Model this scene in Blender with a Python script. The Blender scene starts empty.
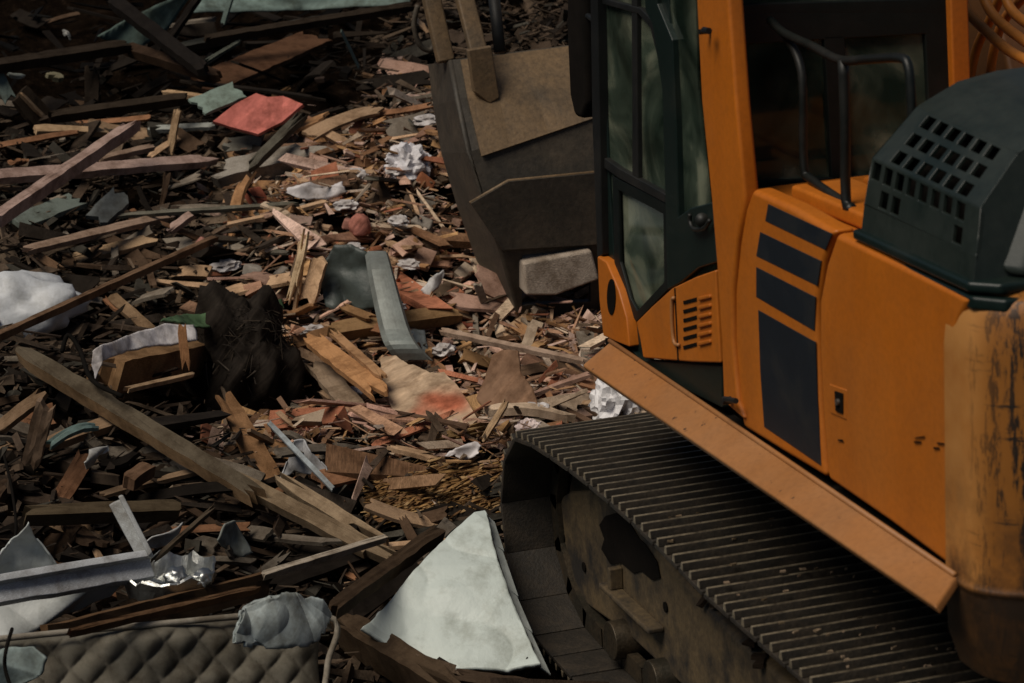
import bpy, bmesh, math, random
import numpy as np
from mathutils import Vector, Matrix, noise
R_ = math.radians
rng = random.Random(11)
SC = bpy.context.scene
COL = SC.collection
# ------------------------------------------------------------------ camera
CX, CY, CZ, YAW, PIT, ROL, FPX = -7.195, 4.2325, 3.637, R_(17.02), R_(15.05), R_(-2.95), 2693.0
Fv = Vector((math.cos(YAW)*math.cos(PIT), -math.sin(YAW)*math.cos(PIT), -math.sin(PIT)))
Rv = Vector((-math.sin(YAW), -math.cos(YAW), 0)); Uv = Rv.cross(Fv)
R2 = math.cos(ROL)*Rv + math.sin(ROL)*Uv; U2 = -math.sin(ROL)*Rv + math.cos(ROL)*Uv
Cv = Vector((CX, CY, CZ))
cam = bpy.data.cameras.new('camera'); cam.sensor_width = 36; cam.lens = 36*FPX/1024
cam.clip_start = 0.1; cam.clip_end = 500
camo = bpy.data.objects.new('camera', cam); COL.objects.link(camo)
M = Matrix((R2, U2, -Fv)).transposed().to_4x4(); M.translation = Cv
camo.matrix_world = M
cam.dof.use_dof = True; cam.dof.focus_distance = 10.5; cam.dof.aperture_fstop = 5.6
SC.camera = camo
# ------------------------------------------------------------------ light
SUN = Vector((-0.22, 0.50, 0.84)).normalized()
w = bpy.data.worlds.new('World'); SC.world = w; w.use_nodes = True
nt = w.node_tree; bg = nt.nodes['Background']
sky = nt.nodes.new('ShaderNodeTexSky'); sky.sky_type = 'NISHITA'; sky.sun_disc = False
sky.sun_elevation = math.asin(SUN.z); sky.sun_rotation = math.atan2(SUN.x, SUN.y)
nt.links.new(sky.outputs[0], bg.inputs[0]); bg.inputs[1].default_value = 0.05
sl = bpy.data.lights.new('sun', 'SUN'); sl.energy = 5.0; sl.angle = R_(32); sl.color = (1, .90, .77)
so = bpy.data.objects.new('sun', sl); COL.objects.link(so); so.rotation_euler = SUN.to_track_quat('Z', 'Y').to_euler()
SC.view_settings.view_transform = 'Standard'; SC.view_settings.look = 'None'
SC.view_settings.exposure = -0.80; SC.view_settings.gamma = 1
SC.view_settings.use_curve_mapping = False

# ------------------------------------------------------------------ rays to real points
def ray(x, y): return Fv + R2*((x-512)/FPX) - U2*((y-341.5)/FPX)
def on(x, y, ax, v):
    d = ray(x, y); return Cv + d*((v-Cv[ax])/d[ax])
def sst(a, b, x):
    t = min(1, max(0, (x-a)/(b-a))); return t*t*(3-2*t)
def h0(x, y):
    u = max(0.0, x-2)
    h = .10*u + .008*min(u, 12)**2
    h += .22*sst(2.0, 3.2, y)*sst(-4, .5, x)
    h += .22*noise.fractal(Vector((x*.75, y*.75, 2.5)), 1, 2, 3)*sst(2.3, 3.5, x)
    h += .10*math.sin(x*.9+1.3)*math.sin(y*1.1+.5)*sst(2.6, 5, x)
    h -= .16*math.exp(-((x-4.75)**2/.35+(y-.25)**2/.5))
    m = (1-sst(1.75, 2.4, abs(y)))*(1-sst(2.3, 3.2, x))
    h *= (1-m)
    return h
def hit(x, y, dz=0):
    d = ray(x, y); t = 5.0
    while t < 40:
        p = Cv+d*t
        if p.z < h0(p.x, p.y)+dz: break
        t += .05
    a, b = t-.05, t
    for _ in range(12):
        m = (a+b)/2; p = Cv+d*m
        if p.z < h0(p.x, p.y)+dz: b = m
        else: a = m
    return Cv+d*b
def pxm(P): return FPX/((P-Cv).dot(Fv))       # pixels per metre at a point
def proj(P):
    d = P-Cv; z = d.dot(Fv); return (512+FPX*d.dot(R2)/z, 341.5-FPX*d.dot(U2)/z)

# ------------------------------------------------------------------ materials
def mat(name, col=(.5, .5, .5), rough=.6, metal=0, spec=.5):
    m = bpy.data.materials.new(name); m.use_nodes = True
    b = m.node_tree.nodes['Principled BSDF']
    b.inputs['Base Color'].default_value = (*col, 1); b.inputs['Roughness'].default_value = rough
    b.inputs['Metallic'].default_value = metal; b.inputs['Specular IOR Level'].default_value = spec
    return m, m.node_tree, b
def N(t, kind, **kw):
    n = t.nodes.new(kind)
    for k, v in kw.items(): setattr(n, k, v)
    return n
def ramp(t, src, stops):
    r = N(t, 'ShaderNodeValToRGB'); e = r.color_ramp.elements
    while len(e) < len(stops): e.new(.5)
    for i, (p, c) in enumerate(stops):
        e[i].position = p; e[i].color = (*c, 1) if len(c) == 3 else c
    t.links.new(src, r.inputs[0]); return r
def noise_tex(t, scale, detail=6, rough=.6, vec=None, mapscale=None, coord='Object'):
    n = N(t, 'ShaderNodeTexNoise'); n.inputs['Scale'].default_value = scale
    n.inputs['Detail'].default_value = detail; n.inputs['Roughness'].default_value = rough
    if vec is None:
        tc = N(t, 'ShaderNodeTexCoord'); vec = tc.outputs[coord]
    if mapscale:
        mp = N(t, 'ShaderNodeMapping'); mp.inputs['Scale'].default_value = mapscale
        t.links.new(vec, mp.inputs[0]); vec = mp.outputs[0]
    t.links.new(vec, n.inputs['Vector']); return n
def mix(t, fac, a, b, kind='MIX'):
    m = N(t, 'ShaderNodeMix', data_type='RGBA', blend_type=kind)
    for s, v in ((m.inputs[0], fac), (m.inputs[6], a), (m.inputs[7], b)):
        if isinstance(v, bpy.types.NodeSocket): t.links.new(v, s)
        elif isinstance(v, (int, float)): s.default_value = v
        else: s.default_value = (*v, 1)
    return m.outputs[2]
def bump(t, b, h, strength=.3, dist=.01):
    n = N(t, 'ShaderNodeBump'); n.inputs['Strength'].default_value = strength; n.inputs['Distance'].default_value = dist
    t.links.new(h, n.inputs['Height']); t.links.new(n.outputs[0], b.inputs['Normal'])
def dirty(name, col, dirt, rough=.5, metal=0, scale=3, amt=(.45, .7), spec=.5, bmp=.1, fine=.25):
    m, t, b = mat(name, col, rough, metal, spec)
    n = noise_tex(t, scale, 8, .65); r = ramp(t, n.outputs[0], [(amt[0], (0, 0, 0)), (amt[1], (1, 1, 1))])
    c = mix(t, r.outputs[0], col, dirt)
    n2 = noise_tex(t, scale*14, 5, .7); r2 = ramp(t, n2.outputs[0], [(.3, (1-fine,)*3), (.7, (1.0,)*3)])
    c = mix(t, 1.0, c, r2.outputs[0], 'MULTIPLY')
    t.links.new(c, b.inputs['Base Color'])
    rr = N(t, 'ShaderNodeMapRange'); rr.inputs[3].default_value = max(.05, rough-.1); rr.inputs[4].default_value = min(1, rough+.25)
    t.links.new(n.outputs[0], rr.inputs[0]); t.links.new(rr.outputs[0], b.inputs['Roughness'])
    bump(t, b, n2.outputs[0], bmp, .004)
    return m

MT = {}
# painted sheet metal of the excavator: dust, small chips
def paint(name, col, dust, chip_lo=.70, chip_hi=.73):
    m, t, b = mat(name, col, .42)
    n = noise_tex(t, 1.6, 8, .6); r = ramp(t, n.outputs[0], [(.42, (0, 0, 0)), (.75, (.6, .6, .6))])
    c = mix(t, r.outputs[0], col, dust)
    st = noise_tex(t, 3.5, 6, .6, mapscale=(1.2, 1.2, .6)); rs = ramp(t, st.outputs[0], [(.30, (.80, .78, .74)), (.60, (1, 1, 1))])
    c = mix(t, .8, c, rs.outputs[0], 'MULTIPLY')
    fl = noise_tex(t, 60, 3, .6); rf = ramp(t, fl.outputs[0], [(.3, (.86,)*3), (.6, (1, 1, 1))])
    c = mix(t, 1.0, c, rf.outputs[0], 'MULTIPLY')
    ch = noise_tex(t, 22, 9, .75); rc = ramp(t, ch.outputs[0], [(chip_lo, (0, 0, 0)), (chip_hi, (1, 1, 1))])
    c = mix(t, rc.outputs[0], c, (.05, .025, .012))
    t.links.new(c, b.inputs['Base Color'])
    rr = N(t, 'ShaderNodeMapRange'); rr.inputs[3].default_value = .35; rr.inputs[4].default_value = .75
    t.links.new(n.outputs[0], rr.inputs[0]); t.links.new(rr.outputs[0], b.inputs['Roughness'])
    b2 = noise_tex(t, 2.2, 3, .5); bump(t, b, b2.outputs[0], .25, .02)
    return m
MT['orange'] = paint('orange_paint', (.47, .128, .004), (.33, .115, .014))
MT['skirt'] = paint('pale_orange_paint', (.34, .140, .038), (.31, .17, .08), .62, .66)
MT['brown_orange'] = paint('dirty_orange_paint', (.16, .062, .014), (.08, .05, .025))
# counterweight: pale worn paint with long black gouges on its tail
m, t, b = mat('worn_counterweight_paint', (.6, .35, .1), .5)
tc = N(t, 'ShaderNodeTexCoord'); sx = N(t, 'ShaderNodeSeparateXYZ'); t.links.new(tc.outputs['Object'], sx.inputs[0])
n = noise_tex(t, 4, 8, .65); r = ramp(t, n.outputs[0], [(.4, (.44, .20, .052)), (.7, (.33, .12, .02))])
tail = N(t, 'ShaderNodeMapRange'); tail.inputs[1].default_value = -1.50; tail.inputs[2].default_value = -1.56
t.links.new(sx.outputs[0], tail.inputs[0])
c = mix(t, tail.outputs[0], r.outputs[0], (.27, .10, .013))
g = noise_tex(t, 5.5, 12, .78, mapscale=(4.5, 4.5, .8)); rg = ramp(t, g.outputs[0], [(.525, (0, 0, 0)), (.545, (1, 1, 1))])
g2 = noise_tex(t, 5, 8, .7, mapscale=(.8, .8, 7)); rg2 = ramp(t, g2.outputs[0], [(.60, (0, 0, 0)), (.63, (1, 1, 1))])
gm = mix(t, 1.0, rg.outputs[0], rg2.outputs[0], 'ADD')
tail2 = N(t, 'ShaderNodeMapRange'); tail2.inputs[1].default_value = -1.47; tail2.inputs[2].default_value = -1.60
tail2.inputs[3].default_value = .0; t.links.new(sx.outputs[0], tail2.inputs[0])
gm = mix(t, 1.0, gm, tail2.outputs[0], 'MULTIPLY')
ch = noise_tex(t, 9, 9, .75); rc = ramp(t, ch.outputs[0], [(.66, (0, 0, 0)), (.68, (1, 1, 1))]); gm = mix(t, 1.0, gm, rc.outputs[0], 'ADD')
c = mix(t, gm, c, (.012, .009, .006))
low = N(t, 'ShaderNodeMapRange'); low.inputs[1].default_value = 1.6; low.inputs[2].default_value = 1.22; t.links.new(sx.outputs[2], low.inputs[0])  # shade and grime painted in, darker towards the underside
gr = noise_tex(t, 7, 8, .7); rgr = ramp(t, gr.outputs[0], [(.38, (0, 0, 0)), (.6, (1, 1, 1))])
c = mix(t, mix(t, 1.0, rgr.outputs[0], low.outputs[0], 'MULTIPLY'), c, (.03, .014, .006))
lw = N(t, 'ShaderNodeMapRange'); lw.inputs[1].default_value = 1.262; lw.inputs[2].default_value = 1.235; lw.inputs[4].default_value = .85; t.links.new(sx.outputs[2], lw.inputs[0])
c = mix(t, lw.outputs[0], c, (.020, .011, .005))
t.links.new(c, b.inputs['Base Color']); bump(t, b, g.outputs[0], .3, .01); MT['counter'] = m
MT['seam'] = dirty('black_gasket_and_shade', (.007, .006, .005), (.014, .011, .009), .95, spec=.05)  # matt black, also the painted shade of the track frame opening
MT['navy'] = dirty('navy_decal', (.006, .011, .017), (.025, .024, .02), .45, scale=5, amt=(.5, .85), bmp=.02)
MT['darkgreen'] = dirty('dark_green_moulding', (.005, .013, .011), (.018, .022, .016), .35, scale=4, amt=(.5, .8), spec=.4)
MT['cover'] = dirty('grey_green_cover', (.009, .016, .013), (.032, .039, .032), .36, scale=3, amt=(.35, .75), spec=.5)
MT['black'] = dirty('black_metal', (.006, .007, .007), (.02, .018, .015), .45, spec=.4)
MT['frameblack'] = dirty('cab_frame_black', (.004, .007, .006), (.012, .012, .010), .5, scale=5, spec=.25)
MT['tube'] = dirty('handrail_black', (.006, .008, .007), (.018, .017, .014), .4, scale=8, spec=.35)
MT['seatf'] = dirty('seat_fabric', (.006, .006, .006), (.012, .012, .01), .95)
MT['steel'] = dirty('muddy_track_steel', (.055, .048, .034), (.12, .085, .05), .38, .6, 5, (.45, .7), fine=.55, bmp=.5)
MT['shoe'] = dirty('worn_grouser_steel', (.34, .28, .19), (.05, .038, .024), .34, .4, 7, (.42, .62), fine=.55, bmp=.6)
MT['plate'] = dirty('muddy_shoe_plate', (.022, .017, .011), (.06, .043, .026), .6, .1, 6, (.45, .68), fine=.6, bmp=.7)
MT['frame'] = dirty('muddy_track_frame', (.13, .088, .040), (.016, .012, .008), .7, 0, 3.5, (.46, .62), fine=.5, bmp=.6)
MT['bucket'] = dirty('bucket_steel', (.048, .040, .029), (.12, .09, .058), .6, .1, 2.5, (.4, .75), fine=.5, bmp=.6)
MT['bucket_hi'] = dirty('bucket_worn_lit_tan', (.185, .118, .058), (.085, .062, .038), .55, .1, 3, (.45, .7), fine=.5, bmp=.5)  # paler copy of the bucket steel, carries the lit tone of its top
MT['hose'] = dirty('orange_hose', (.62, .22, .03), (.4, .16, .04), .5)
MT['chrome'] = dirty('bare_steel_pin', (.35, .33, .3), (.1, .08, .06), .35, .9)
# glass: see-through, grey-green reflections painted as a film, plus a glossy layer
m, t, b = mat('reflection_film_glass'); out = t.nodes['Material Output']; t.nodes.remove(b)
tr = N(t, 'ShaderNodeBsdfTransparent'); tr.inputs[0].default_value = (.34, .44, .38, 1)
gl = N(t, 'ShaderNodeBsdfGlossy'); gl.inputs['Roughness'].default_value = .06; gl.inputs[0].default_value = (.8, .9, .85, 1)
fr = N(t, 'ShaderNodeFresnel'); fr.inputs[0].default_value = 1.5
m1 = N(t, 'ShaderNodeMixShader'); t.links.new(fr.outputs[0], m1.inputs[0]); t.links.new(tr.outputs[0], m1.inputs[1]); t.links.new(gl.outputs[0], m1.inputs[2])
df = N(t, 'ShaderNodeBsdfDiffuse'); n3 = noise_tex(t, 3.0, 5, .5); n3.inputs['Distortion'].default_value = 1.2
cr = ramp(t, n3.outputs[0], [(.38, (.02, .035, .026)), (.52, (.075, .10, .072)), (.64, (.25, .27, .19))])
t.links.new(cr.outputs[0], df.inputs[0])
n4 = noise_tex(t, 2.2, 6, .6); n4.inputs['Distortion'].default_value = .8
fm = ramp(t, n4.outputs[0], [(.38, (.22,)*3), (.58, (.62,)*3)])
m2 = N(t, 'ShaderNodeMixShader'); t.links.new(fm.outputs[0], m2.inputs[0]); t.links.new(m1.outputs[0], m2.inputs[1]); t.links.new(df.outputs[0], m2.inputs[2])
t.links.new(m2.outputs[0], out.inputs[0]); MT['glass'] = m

# debris material: per-piece colour attribute x wood grain along the piece's own UV
def debris(name, grain=.55, rough=.85, gs=(2.5, 55, 1), bs=.5):
    m, t, b = mat(name, rough=rough, spec=.10)
    a = N(t, 'ShaderNodeAttribute', attribute_name='Col'); uv = N(t, 'ShaderNodeUVMap', uv_map='UVMap')
    n = noise_tex(t, 1.0, 6, .65, vec=uv.outputs[0], mapscale=gs)
    r = ramp(t, n.outputs[0], [(.30, (1-grain,)*3), (.5, (.9,)*3), (.68, (1.35,)*3)])
    c = mix(t, 1.0, a.outputs[0], r.outputs[0], 'MULTIPLY')
    n2 = noise_tex(t, 7, 6, .7, coord='Object'); r2 = ramp(t, n2.outputs[0], [(.36, (.42, .38, .34)), (.56, (1, 1, 1))])
    c = mix(t, .85, c, r2.outputs[0], 'MULTIPLY')
    t.links.new(c, b.inputs['Base Color']); bump(t, b, n.outputs[0], bs, .006)
    return m
MT['wood'] = debris('weathered_wood')
MT['board'] = debris('painted_board', .30, .7, (9, 9, 1), .2)
MT['brick'] = debris('brick_and_mortar', .35, .9, (40, 40, 1), .6)
m = debris('torn_plastic_and_cloth', .22, .5, (6, 9, 1), .5); MT['cloth'] = m
m, t, b = mat('crumpled_sheet', rough=.5, spec=.4)
a = N(t, 'ShaderNodeAttribute', attribute_name='Col'); n = noise_tex(t, 5, 8, .7); r = ramp(t, n.outputs[0], [(.28, (.45, .43, .38)), (.5, (1, 1, 1))])
t.links.new(mix(t, .8, a.outputs[0], r.outputs[0], 'MULTIPLY'), b.inputs['Base Color']); n5 = noise_tex(t, 16, 6, .6); bump(t, b, n5.outputs[0], .35, .015); MT['sheet'] = m
MT['foil'] = dirty('crumpled_foil', (.62, .64, .62), (.3, .3, .28), .25, .95, 8, bmp=.6)
MT['gutter'] = dirty('galvanised_metal', (.27, .30, .28), (.10, .10, .085), .5, .2, 3, (.35, .75), bmp=.3)
m, t, b = mat('rubble_ground', rough=1, spec=0)
n = noise_tex(t, 9, 9, .75); r = ramp(t, n.outputs[0], [(.3, (.003, .002, .0015)), (.55, (.009, .006, .004)), (.75, (.04, .025, .017))])  # near-black tone holds the shade of the gaps in the heap
t.links.new(r.outputs[0], b.inputs['Base Color']); bump(t, b, n.outputs[0], 1, .05); MT['soil'] = m

# ------------------------------------------------------------------ mesh helpers
class MB:
    def __init__(s): s.v = []; s.f = []; s.uv = []; s.c = []; s.mi = []
    def face(s, idx, uv=None, col=(1, 1, 1), mi=0):
        s.f.append(idx); s.uv.append(uv or [(0, 0)]*len(idx)); s.c.append(col); s.mi.append(mi)
    def add(s, pts):
        i = len(s.v); s.v += [tuple(p) for p in pts]; return i
    def box(s, lo, hi, mt=None, col=(1, 1, 1)):
        P = [Vector((x, y, z)) for z in (lo[2], hi[2]) for y in (lo[1], hi[1]) for x in (lo[0], hi[0])]
        if mt is not None: P = [mt @ p for p in P]
        i = s.add(P)
        for q in ((0, 2, 3, 1), (4, 5, 7, 6), (0, 1, 5, 4), (2, 6, 7, 3), (0, 4, 6, 2), (1, 3, 7, 5)): s.face([i+k for k in q], col=col)
    def prism(s, pts, ext, col=(1, 1, 1)):
        n = len(pts); ext = Vector(ext); pts = [Vector(p) for p in pts]
        i = s.add(pts); j = s.add([p+ext for p in pts])
        s.face(list(range(i, i+n)), col=col); s.face(list(range(j+n-1, j-1, -1)), col=col)
        for k in range(n): s.face([i+k, j+k, j+(k+1) % n, i+(k+1) % n], col=col)
    def tube(s, pts, r, n=10, col=(1, 1, 1), cap=True, closed=False):
        pts = [Vector(p) for p in pts]; rings = []
        up = Vector((0.1, .2, 1)).normalized()
        for k, p in enumerate(pts):
            if closed: d = pts[(k+1) % len(pts)]-pts[k-1]
            else: d = pts[min(k+1, len(pts)-1)]-pts[max(k-1, 0)]
            d.normalize(); a = d.cross(up)
            if a.length < .05: a = d.cross(Vector((1, 0, 0)))
            a.normalize(); b_ = d.cross(a)
            rr = r[k] if isinstance(r, (list, tuple)) else r
            rings.append(s.add([p+(a*math.cos(q)+b_*math.sin(q))*rr for q in [2*math.pi*m_/n for m_ in range(n)]]))
        for k in range(len(rings)-(0 if closed else 1)):
            i, j = rings[k], rings[(k+1) % len(rings)]
            for m_ in range(n): s.face([i+m_, i+(m_+1) % n, j+(m_+1) % n, j+m_], [(k*.1, m_*.02), (k*.1, m_*.02+.02), (k*.1+.1, m_*.02+.02), (k*.1+.1, m_*.02)], col)
        if cap and not closed:
            s.face([rings[0]+m_ for m_ in range(n)][::-1], col=col); s.face([rings[-1]+m_ for m_ in range(n)], col=col)
    def plank(s, A, B, wid, th, nrm, rnd, col, jag=.08, bend=.0, taper=1.0, cols=4, segs=5, endcol=None):
        A = Vector(A); B = Vector(B); L = (B-A).length; d = (B-A).normalized()
        wv = d.cross(Vector(nrm))
        if wv.length < .05: wv = d.cross(Vector((0.3, 1, 0.2)))
        wv.normalize(); nv = wv.cross(d).normalized()
        if nv.z < 0: nv = -nv
        o = rnd.random()*50; tw = rnd.uniform(-.15, .15); segs = max(segs, min(26, int(L/.07))) if segs > 2 else segs; rough_ = min(.0035, th*.10) if jag > .015 else 0
        j0 = [rnd.random()**1.5*jag for _ in range(cols+1)]; j1 = [rnd.random()**1.5*jag for _ in range(cols+1)]
        top, bot = [], []
        for si in range(segs+1):
            u = si/segs; ww = wid*(1+(taper-1)*u)
            rt, rb = [], []
            for ci in range(cols+1):
                v = ci/cols-.5
                l = j0[ci]+(L-j0[ci]-j1[ci])*u
                e = (rnd.uniform(-1, 1)*.035*wid if ci in (0, cols) else 0)
                p = A+d*l+wv*(v*ww+e)+nv*(bend*4*u*(1-u)+tw*v*ww*u)
                tj = 1-.35*rnd.random() if si in (0, segs) else 1
                p = p+nv*noise.noise(Vector((o+l*17, ci*1.7, 0)))*rough_*1.5+(wv*noise.noise(Vector((o+l*14, ci, 5)))*rough_ if ci in (0, cols) else Vector())
                rt.append(p+nv*th/2*tj); rb.append(p-nv*th/2*tj)
            top.append(s.add(rt)); bot.append(s.add(rb))
        def uvf(si, ci, side=0): return (o+L*si/segs, o*1.7+wid*ci/cols+side)
        ec = endcol or col
        for si in range(segs):
            for ci in range(cols):
                a, b_ = top[si]+ci, top[si+1]+ci
                uv = [uvf(si, ci), uvf(si, ci+1), uvf(si+1, ci+1), uvf(si+1, ci)]
                s.face([a, a+1, b_+1, b_], uv, col)
                a, b_ = bot[si]+ci, bot[si+1]+ci
                s.face([a, b_, b_+1, a+1], [uv[0], uv[3], uv[2], uv[1]], col)
            for ci in (0, cols):
                a, b_, c_, d_ = top[si]+ci, top[si+1]+ci, bot[si+1]+ci, bot[si]+ci
                uv = [(o+L*si/segs, 0), (o+L*(si+1)/segs, 0), (o+L*(si+1)/segs, th), (o+L*si/segs, th)]
                q = [a, b_, c_, d_] if ci == 0 else [d_, c_, b_, a]
                s.face(q, uv if ci == 0 else uv[::-1], ec)
        for si in (0, segs):
            for ci in range(cols):
                q = [top[si]+ci, bot[si]+ci, bot[si]+ci+1, top[si]+ci+1]
                if si: q = q[::-1]
                s.face(q, [(o, ci*.03), (o+th, ci*.03), (o+th, ci*.03+.03), (o, ci*.03+.03)], ec)
    def sliver(s, P, d, L, W, T, nrm, rnd, col):
        d = Vector(d).normalized(); wv = d.cross(nrm)
        if wv.length < .05: wv = d.cross(Vector((1, .3, 0)))
        wv.normalize(); nv = wv.cross(d); o = rnd.random()*50
        pts = []
        for (u, k) in ((-.5, rnd.uniform(.15, 1)), (.5, rnd.uniform(.15, 1))):
            for (a, b_) in ((-.5, -.5), (.5, -.5), (.5, .5), (-.5, .5)):
                pts.append(P+d*(u*L+rnd.uniform(-.12, .12)*L)+wv*a*W*k+nv*b_*T*rnd.uniform(.5, 1))
        i = s.add(pts)
        uv = [(o, o), (o, o+W), (o+L, o+W), (o+L, o)]
        for q in ((0, 1, 5, 4), (1, 2, 6, 5), (2, 3, 7, 6), (3, 0, 4, 7)): s.face([i+k for k in q], [uv[0], uv[1], uv[2], uv[3]], col)
        s.face([i+3, i+2, i+1, i], uv, col); s.face([i+4, i+5, i+6, i+7], uv, col)
    def build(s, name, m, parent=None, bevel=0, smooth=False, origin=True, solid=0, subd=0, segs=2):
        me = bpy.data.meshes.new(name)
        V = np.array(s.v, dtype=float)
        loc = Vector((0, 0, 0))
        if parent is None and origin:
            loc = Vector((float(V[:, 0].mean()), float(V[:, 1].mean()), float(V[:, 2].min())))
            V = V-np.array(loc)
        me.from_pydata([tuple(x) for x in V], [], s.f)
        uvl = me.uv_layers.new(name='UVMap'); ca = me.color_attributes.new('Col', 'FLOAT_COLOR', 'CORNER')
        uvs = []; cs = []
        for fi, f in enumerate(s.f):
            for k in range(len(f)): uvs += s.uv[fi][k]; cs += [*s.c[fi], 1.0]
        uvl.data.foreach_set('uv', uvs); ca.data.foreach_set('color', cs)
        for mm in (m if isinstance(m, (list, tuple)) else [m]): me.materials.append(mm)
        if isinstance(m, (list, tuple)): me.polygons.foreach_set('material_index', s.mi)
        me.validate(); me.update()
        bm = bmesh.new(); bm.from_mesh(me); bmesh.ops.recalc_face_normals(bm, faces=bm.faces); bm.to_mesh(me); bm.free()
        if smooth: me.polygons.foreach_set('use_smooth', [True]*len(me.polygons))
        o = bpy.data.objects.new(name, me); COL.objects.link(o); o.location = loc
        if parent is not None:
            o.parent = parent
            pl = parent
            off = Vector((0, 0, 0))
            while pl is not None: off += pl.location; pl = pl.parent
            o.location = -off
        if solid:
            md = o.modifiers.new('thickness', 'SOLIDIFY'); md.thickness = solid; md.offset = 0
        if bevel:
            md = o.modifiers.new('bevel', 'BEVEL'); md.width = bevel; md.segments = segs; md.limit_method = 'ANGLE'; md.angle_limit = R_(35)
            me.polygons.foreach_set('use_smooth', [True]*len(me.polygons))
            md2 = o.modifiers.new('wn', 'WEIGHTED_NORMAL'); md2.keep_sharp = True
        if subd:
            md = o.modifiers.new('smooth', 'SUBSURF'); md.levels = subd; md.render_levels = subd
        return o
def tag(o, label=None, cat=None, group=None, kind=None):
    if label: o['label'] = label
    if cat: o['category'] = cat
    if group: o['group'] = group
    if kind: o['kind'] = kind
    return o
def ease(pts, n=4):
    """Catmull-Rom through points"""
    P = [Vector(p) for p in pts]; out = []
    for i in range(len(P)-1):
        a, b_, c_, d_ = P[max(i-1, 0)], P[i], P[i+1], P[min(i+2, len(P)-1)]
        for k in range(n):
            t_ = k/n; out.append(.5*((2*b_)+(c_-a)*t_+(2*a-5*b_+4*c_-d_)*t_*t_+(3*b_-a-3*c_+d_)*t_**3))
    out.append(P[-1]); return out

# ================================================================== GROUND
g = MB(); NX, NY = 330, 260
xs = [-30+ (i/NX)**1.0*75 for i in range(NX+1)]; xs = [-60]+[-9+i*.11 for i in range(250)]+[19+i*1.2 for i in range(60)]
ys = [-60]+[-12-i*2 for i in range(14)][::-1]+[-9+i*.11 for i in range(170)]+[10+i*2 for i in range(15)]
def hg(x, y):
    nz = noise.fractal(Vector((x*1.3, y*1.3, 0)), 1, 2, 5)*.10+noise.fractal(Vector((x*5, y*5, 3)), 1, 2, 4)*.035
    k = .25+.75*(1-(1-sst(1.6, 2.2, abs(y)))*(1-sst(2.1, 3, x)))
    return min(h0(x, y), 4.5)+nz*k-.07
idx = [[None]*len(ys) for _ in xs]
for i, x in enumerate(xs):
    for j, y in enumerate(ys): idx[i][j] = g.add([(x, y, hg(x, y))])
for i in range(len(xs)-1):
    for j in range(len(ys)-1): g.face([idx[i][j], idx[i+1][j], idx[i+1][j+1], idx[i][j+1]])
o = g.build('ground', MT['soil'], smooth=True, origin=False); tag(o, kind='structure')

# ================================================================== EXCAVATOR
EX = bpy.data.objects.new('excavator', None); COL.objects.link(EX)
tag(EX, 'orange tracked excavator with open bucket standing at the edge of the rubble', 'excavator')
def part(mb, name, m, parent=EX, **k): return mb.build(name, MT[m] if isinstance(m, str) else m, parent, **k)
def tr(pts, ax, v): return [on(x, y, ax, v) for x, y in pts]
def plate(name, pts, y, th, m, parent=EX, bevel=.004, ax=1, segs=2, solidify_dir=-1):
    mb = MB(); e = [0, 0, 0]; e[ax] = solidify_dir*th; mb.prism(tr(pts, ax, y), e); return part(mb, name, m, parent, bevel=bevel, segs=segs)
def frame_ring(mb, outer, inner, ext):
    """ring between two outlines with equal point counts"""
    n = len(outer); e = Vector(ext)
    a = mb.add(outer); b_ = mb.add(inner); c_ = mb.add([p+e for p in outer]); d_ = mb.add([p+e for p in inner])
    for k in range(n):
        l = (k+1) % n
        mb.face([a+k, a+l, b_+l, b_+k]); mb.face([c_+k, d_+k, d_+l, c_+l])
        mb.face([a+k, c_+k, c_+l, a+l]); mb.face([b_+k, b_+l, d_+l, d_+k])
# ---- crawler tracks
def track_path(n=43):
    """outer surface path of the shoes in XZ, closed, evenly spaced"""
    pts = []
    zt, r, xf, xr = .80, .41, 1.56, -1.62
    def top(x): return .845 - .045*((x-.75)/.9)**2 if x > -.1 else .845-.045*((-.1-.75)/.9)**2 - .0*(x)
    c = []
    for i in range(41): x = xf-.02-(xf-xr)*i/40; c.append((x, min(.845, top(x))))
    for i in range(1, 16): a = math.pi/2+math.pi*i/16; c.append((xr+.40*math.cos(a), .41+.40*math.sin(a)))
    c.append((xr, .012)); c.append((xf, .012))
    for i in range(1, 16): a = -math.pi/2+math.pi*i/16; c.append((xf+.41*math.cos(a), .42+.40*math.sin(a)))
    c.append(c[0]); L = [0]
    for p, q in zip(c, c[1:]): L.append(L[-1]+math.dist(p, q))
    T = L[-1]; out = []
    for k in range(n):
        s_ = T*k/n
        for i in range(len(c)-1):
            if L[i] <= s_ <= L[i+1]:
                u = (s_-L[i])/(L[i+1]-L[i]+1e-9); out.append((c[i][0]+(c[i+1][0]-c[i][0])*u, c[i][1]+(c[i+1][1]-c[i][1])*u)); break
    return out, T/n
path, pitch = track_path()
def shoe_mesh():
    mb = MB(); w2 = .30; p = pitch*.465
    mb.box((-p, -w2, -.026), (p, w2, -.010))
    for k in (-1, 0, 1):                       # three grouser bars with trapezoid section
        x = k*pitch/3
        mb.prism([(x-.013, -w2, -.010), (x-.007, -w2, .016), (x+.007, -w2, .016), (x+.013, -w2, -.010)], (0, 2*w2, 0)); mb.mi[-3] = 1
        for q in (-5, -6): mb.mi[q] = 1
    return mb
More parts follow.
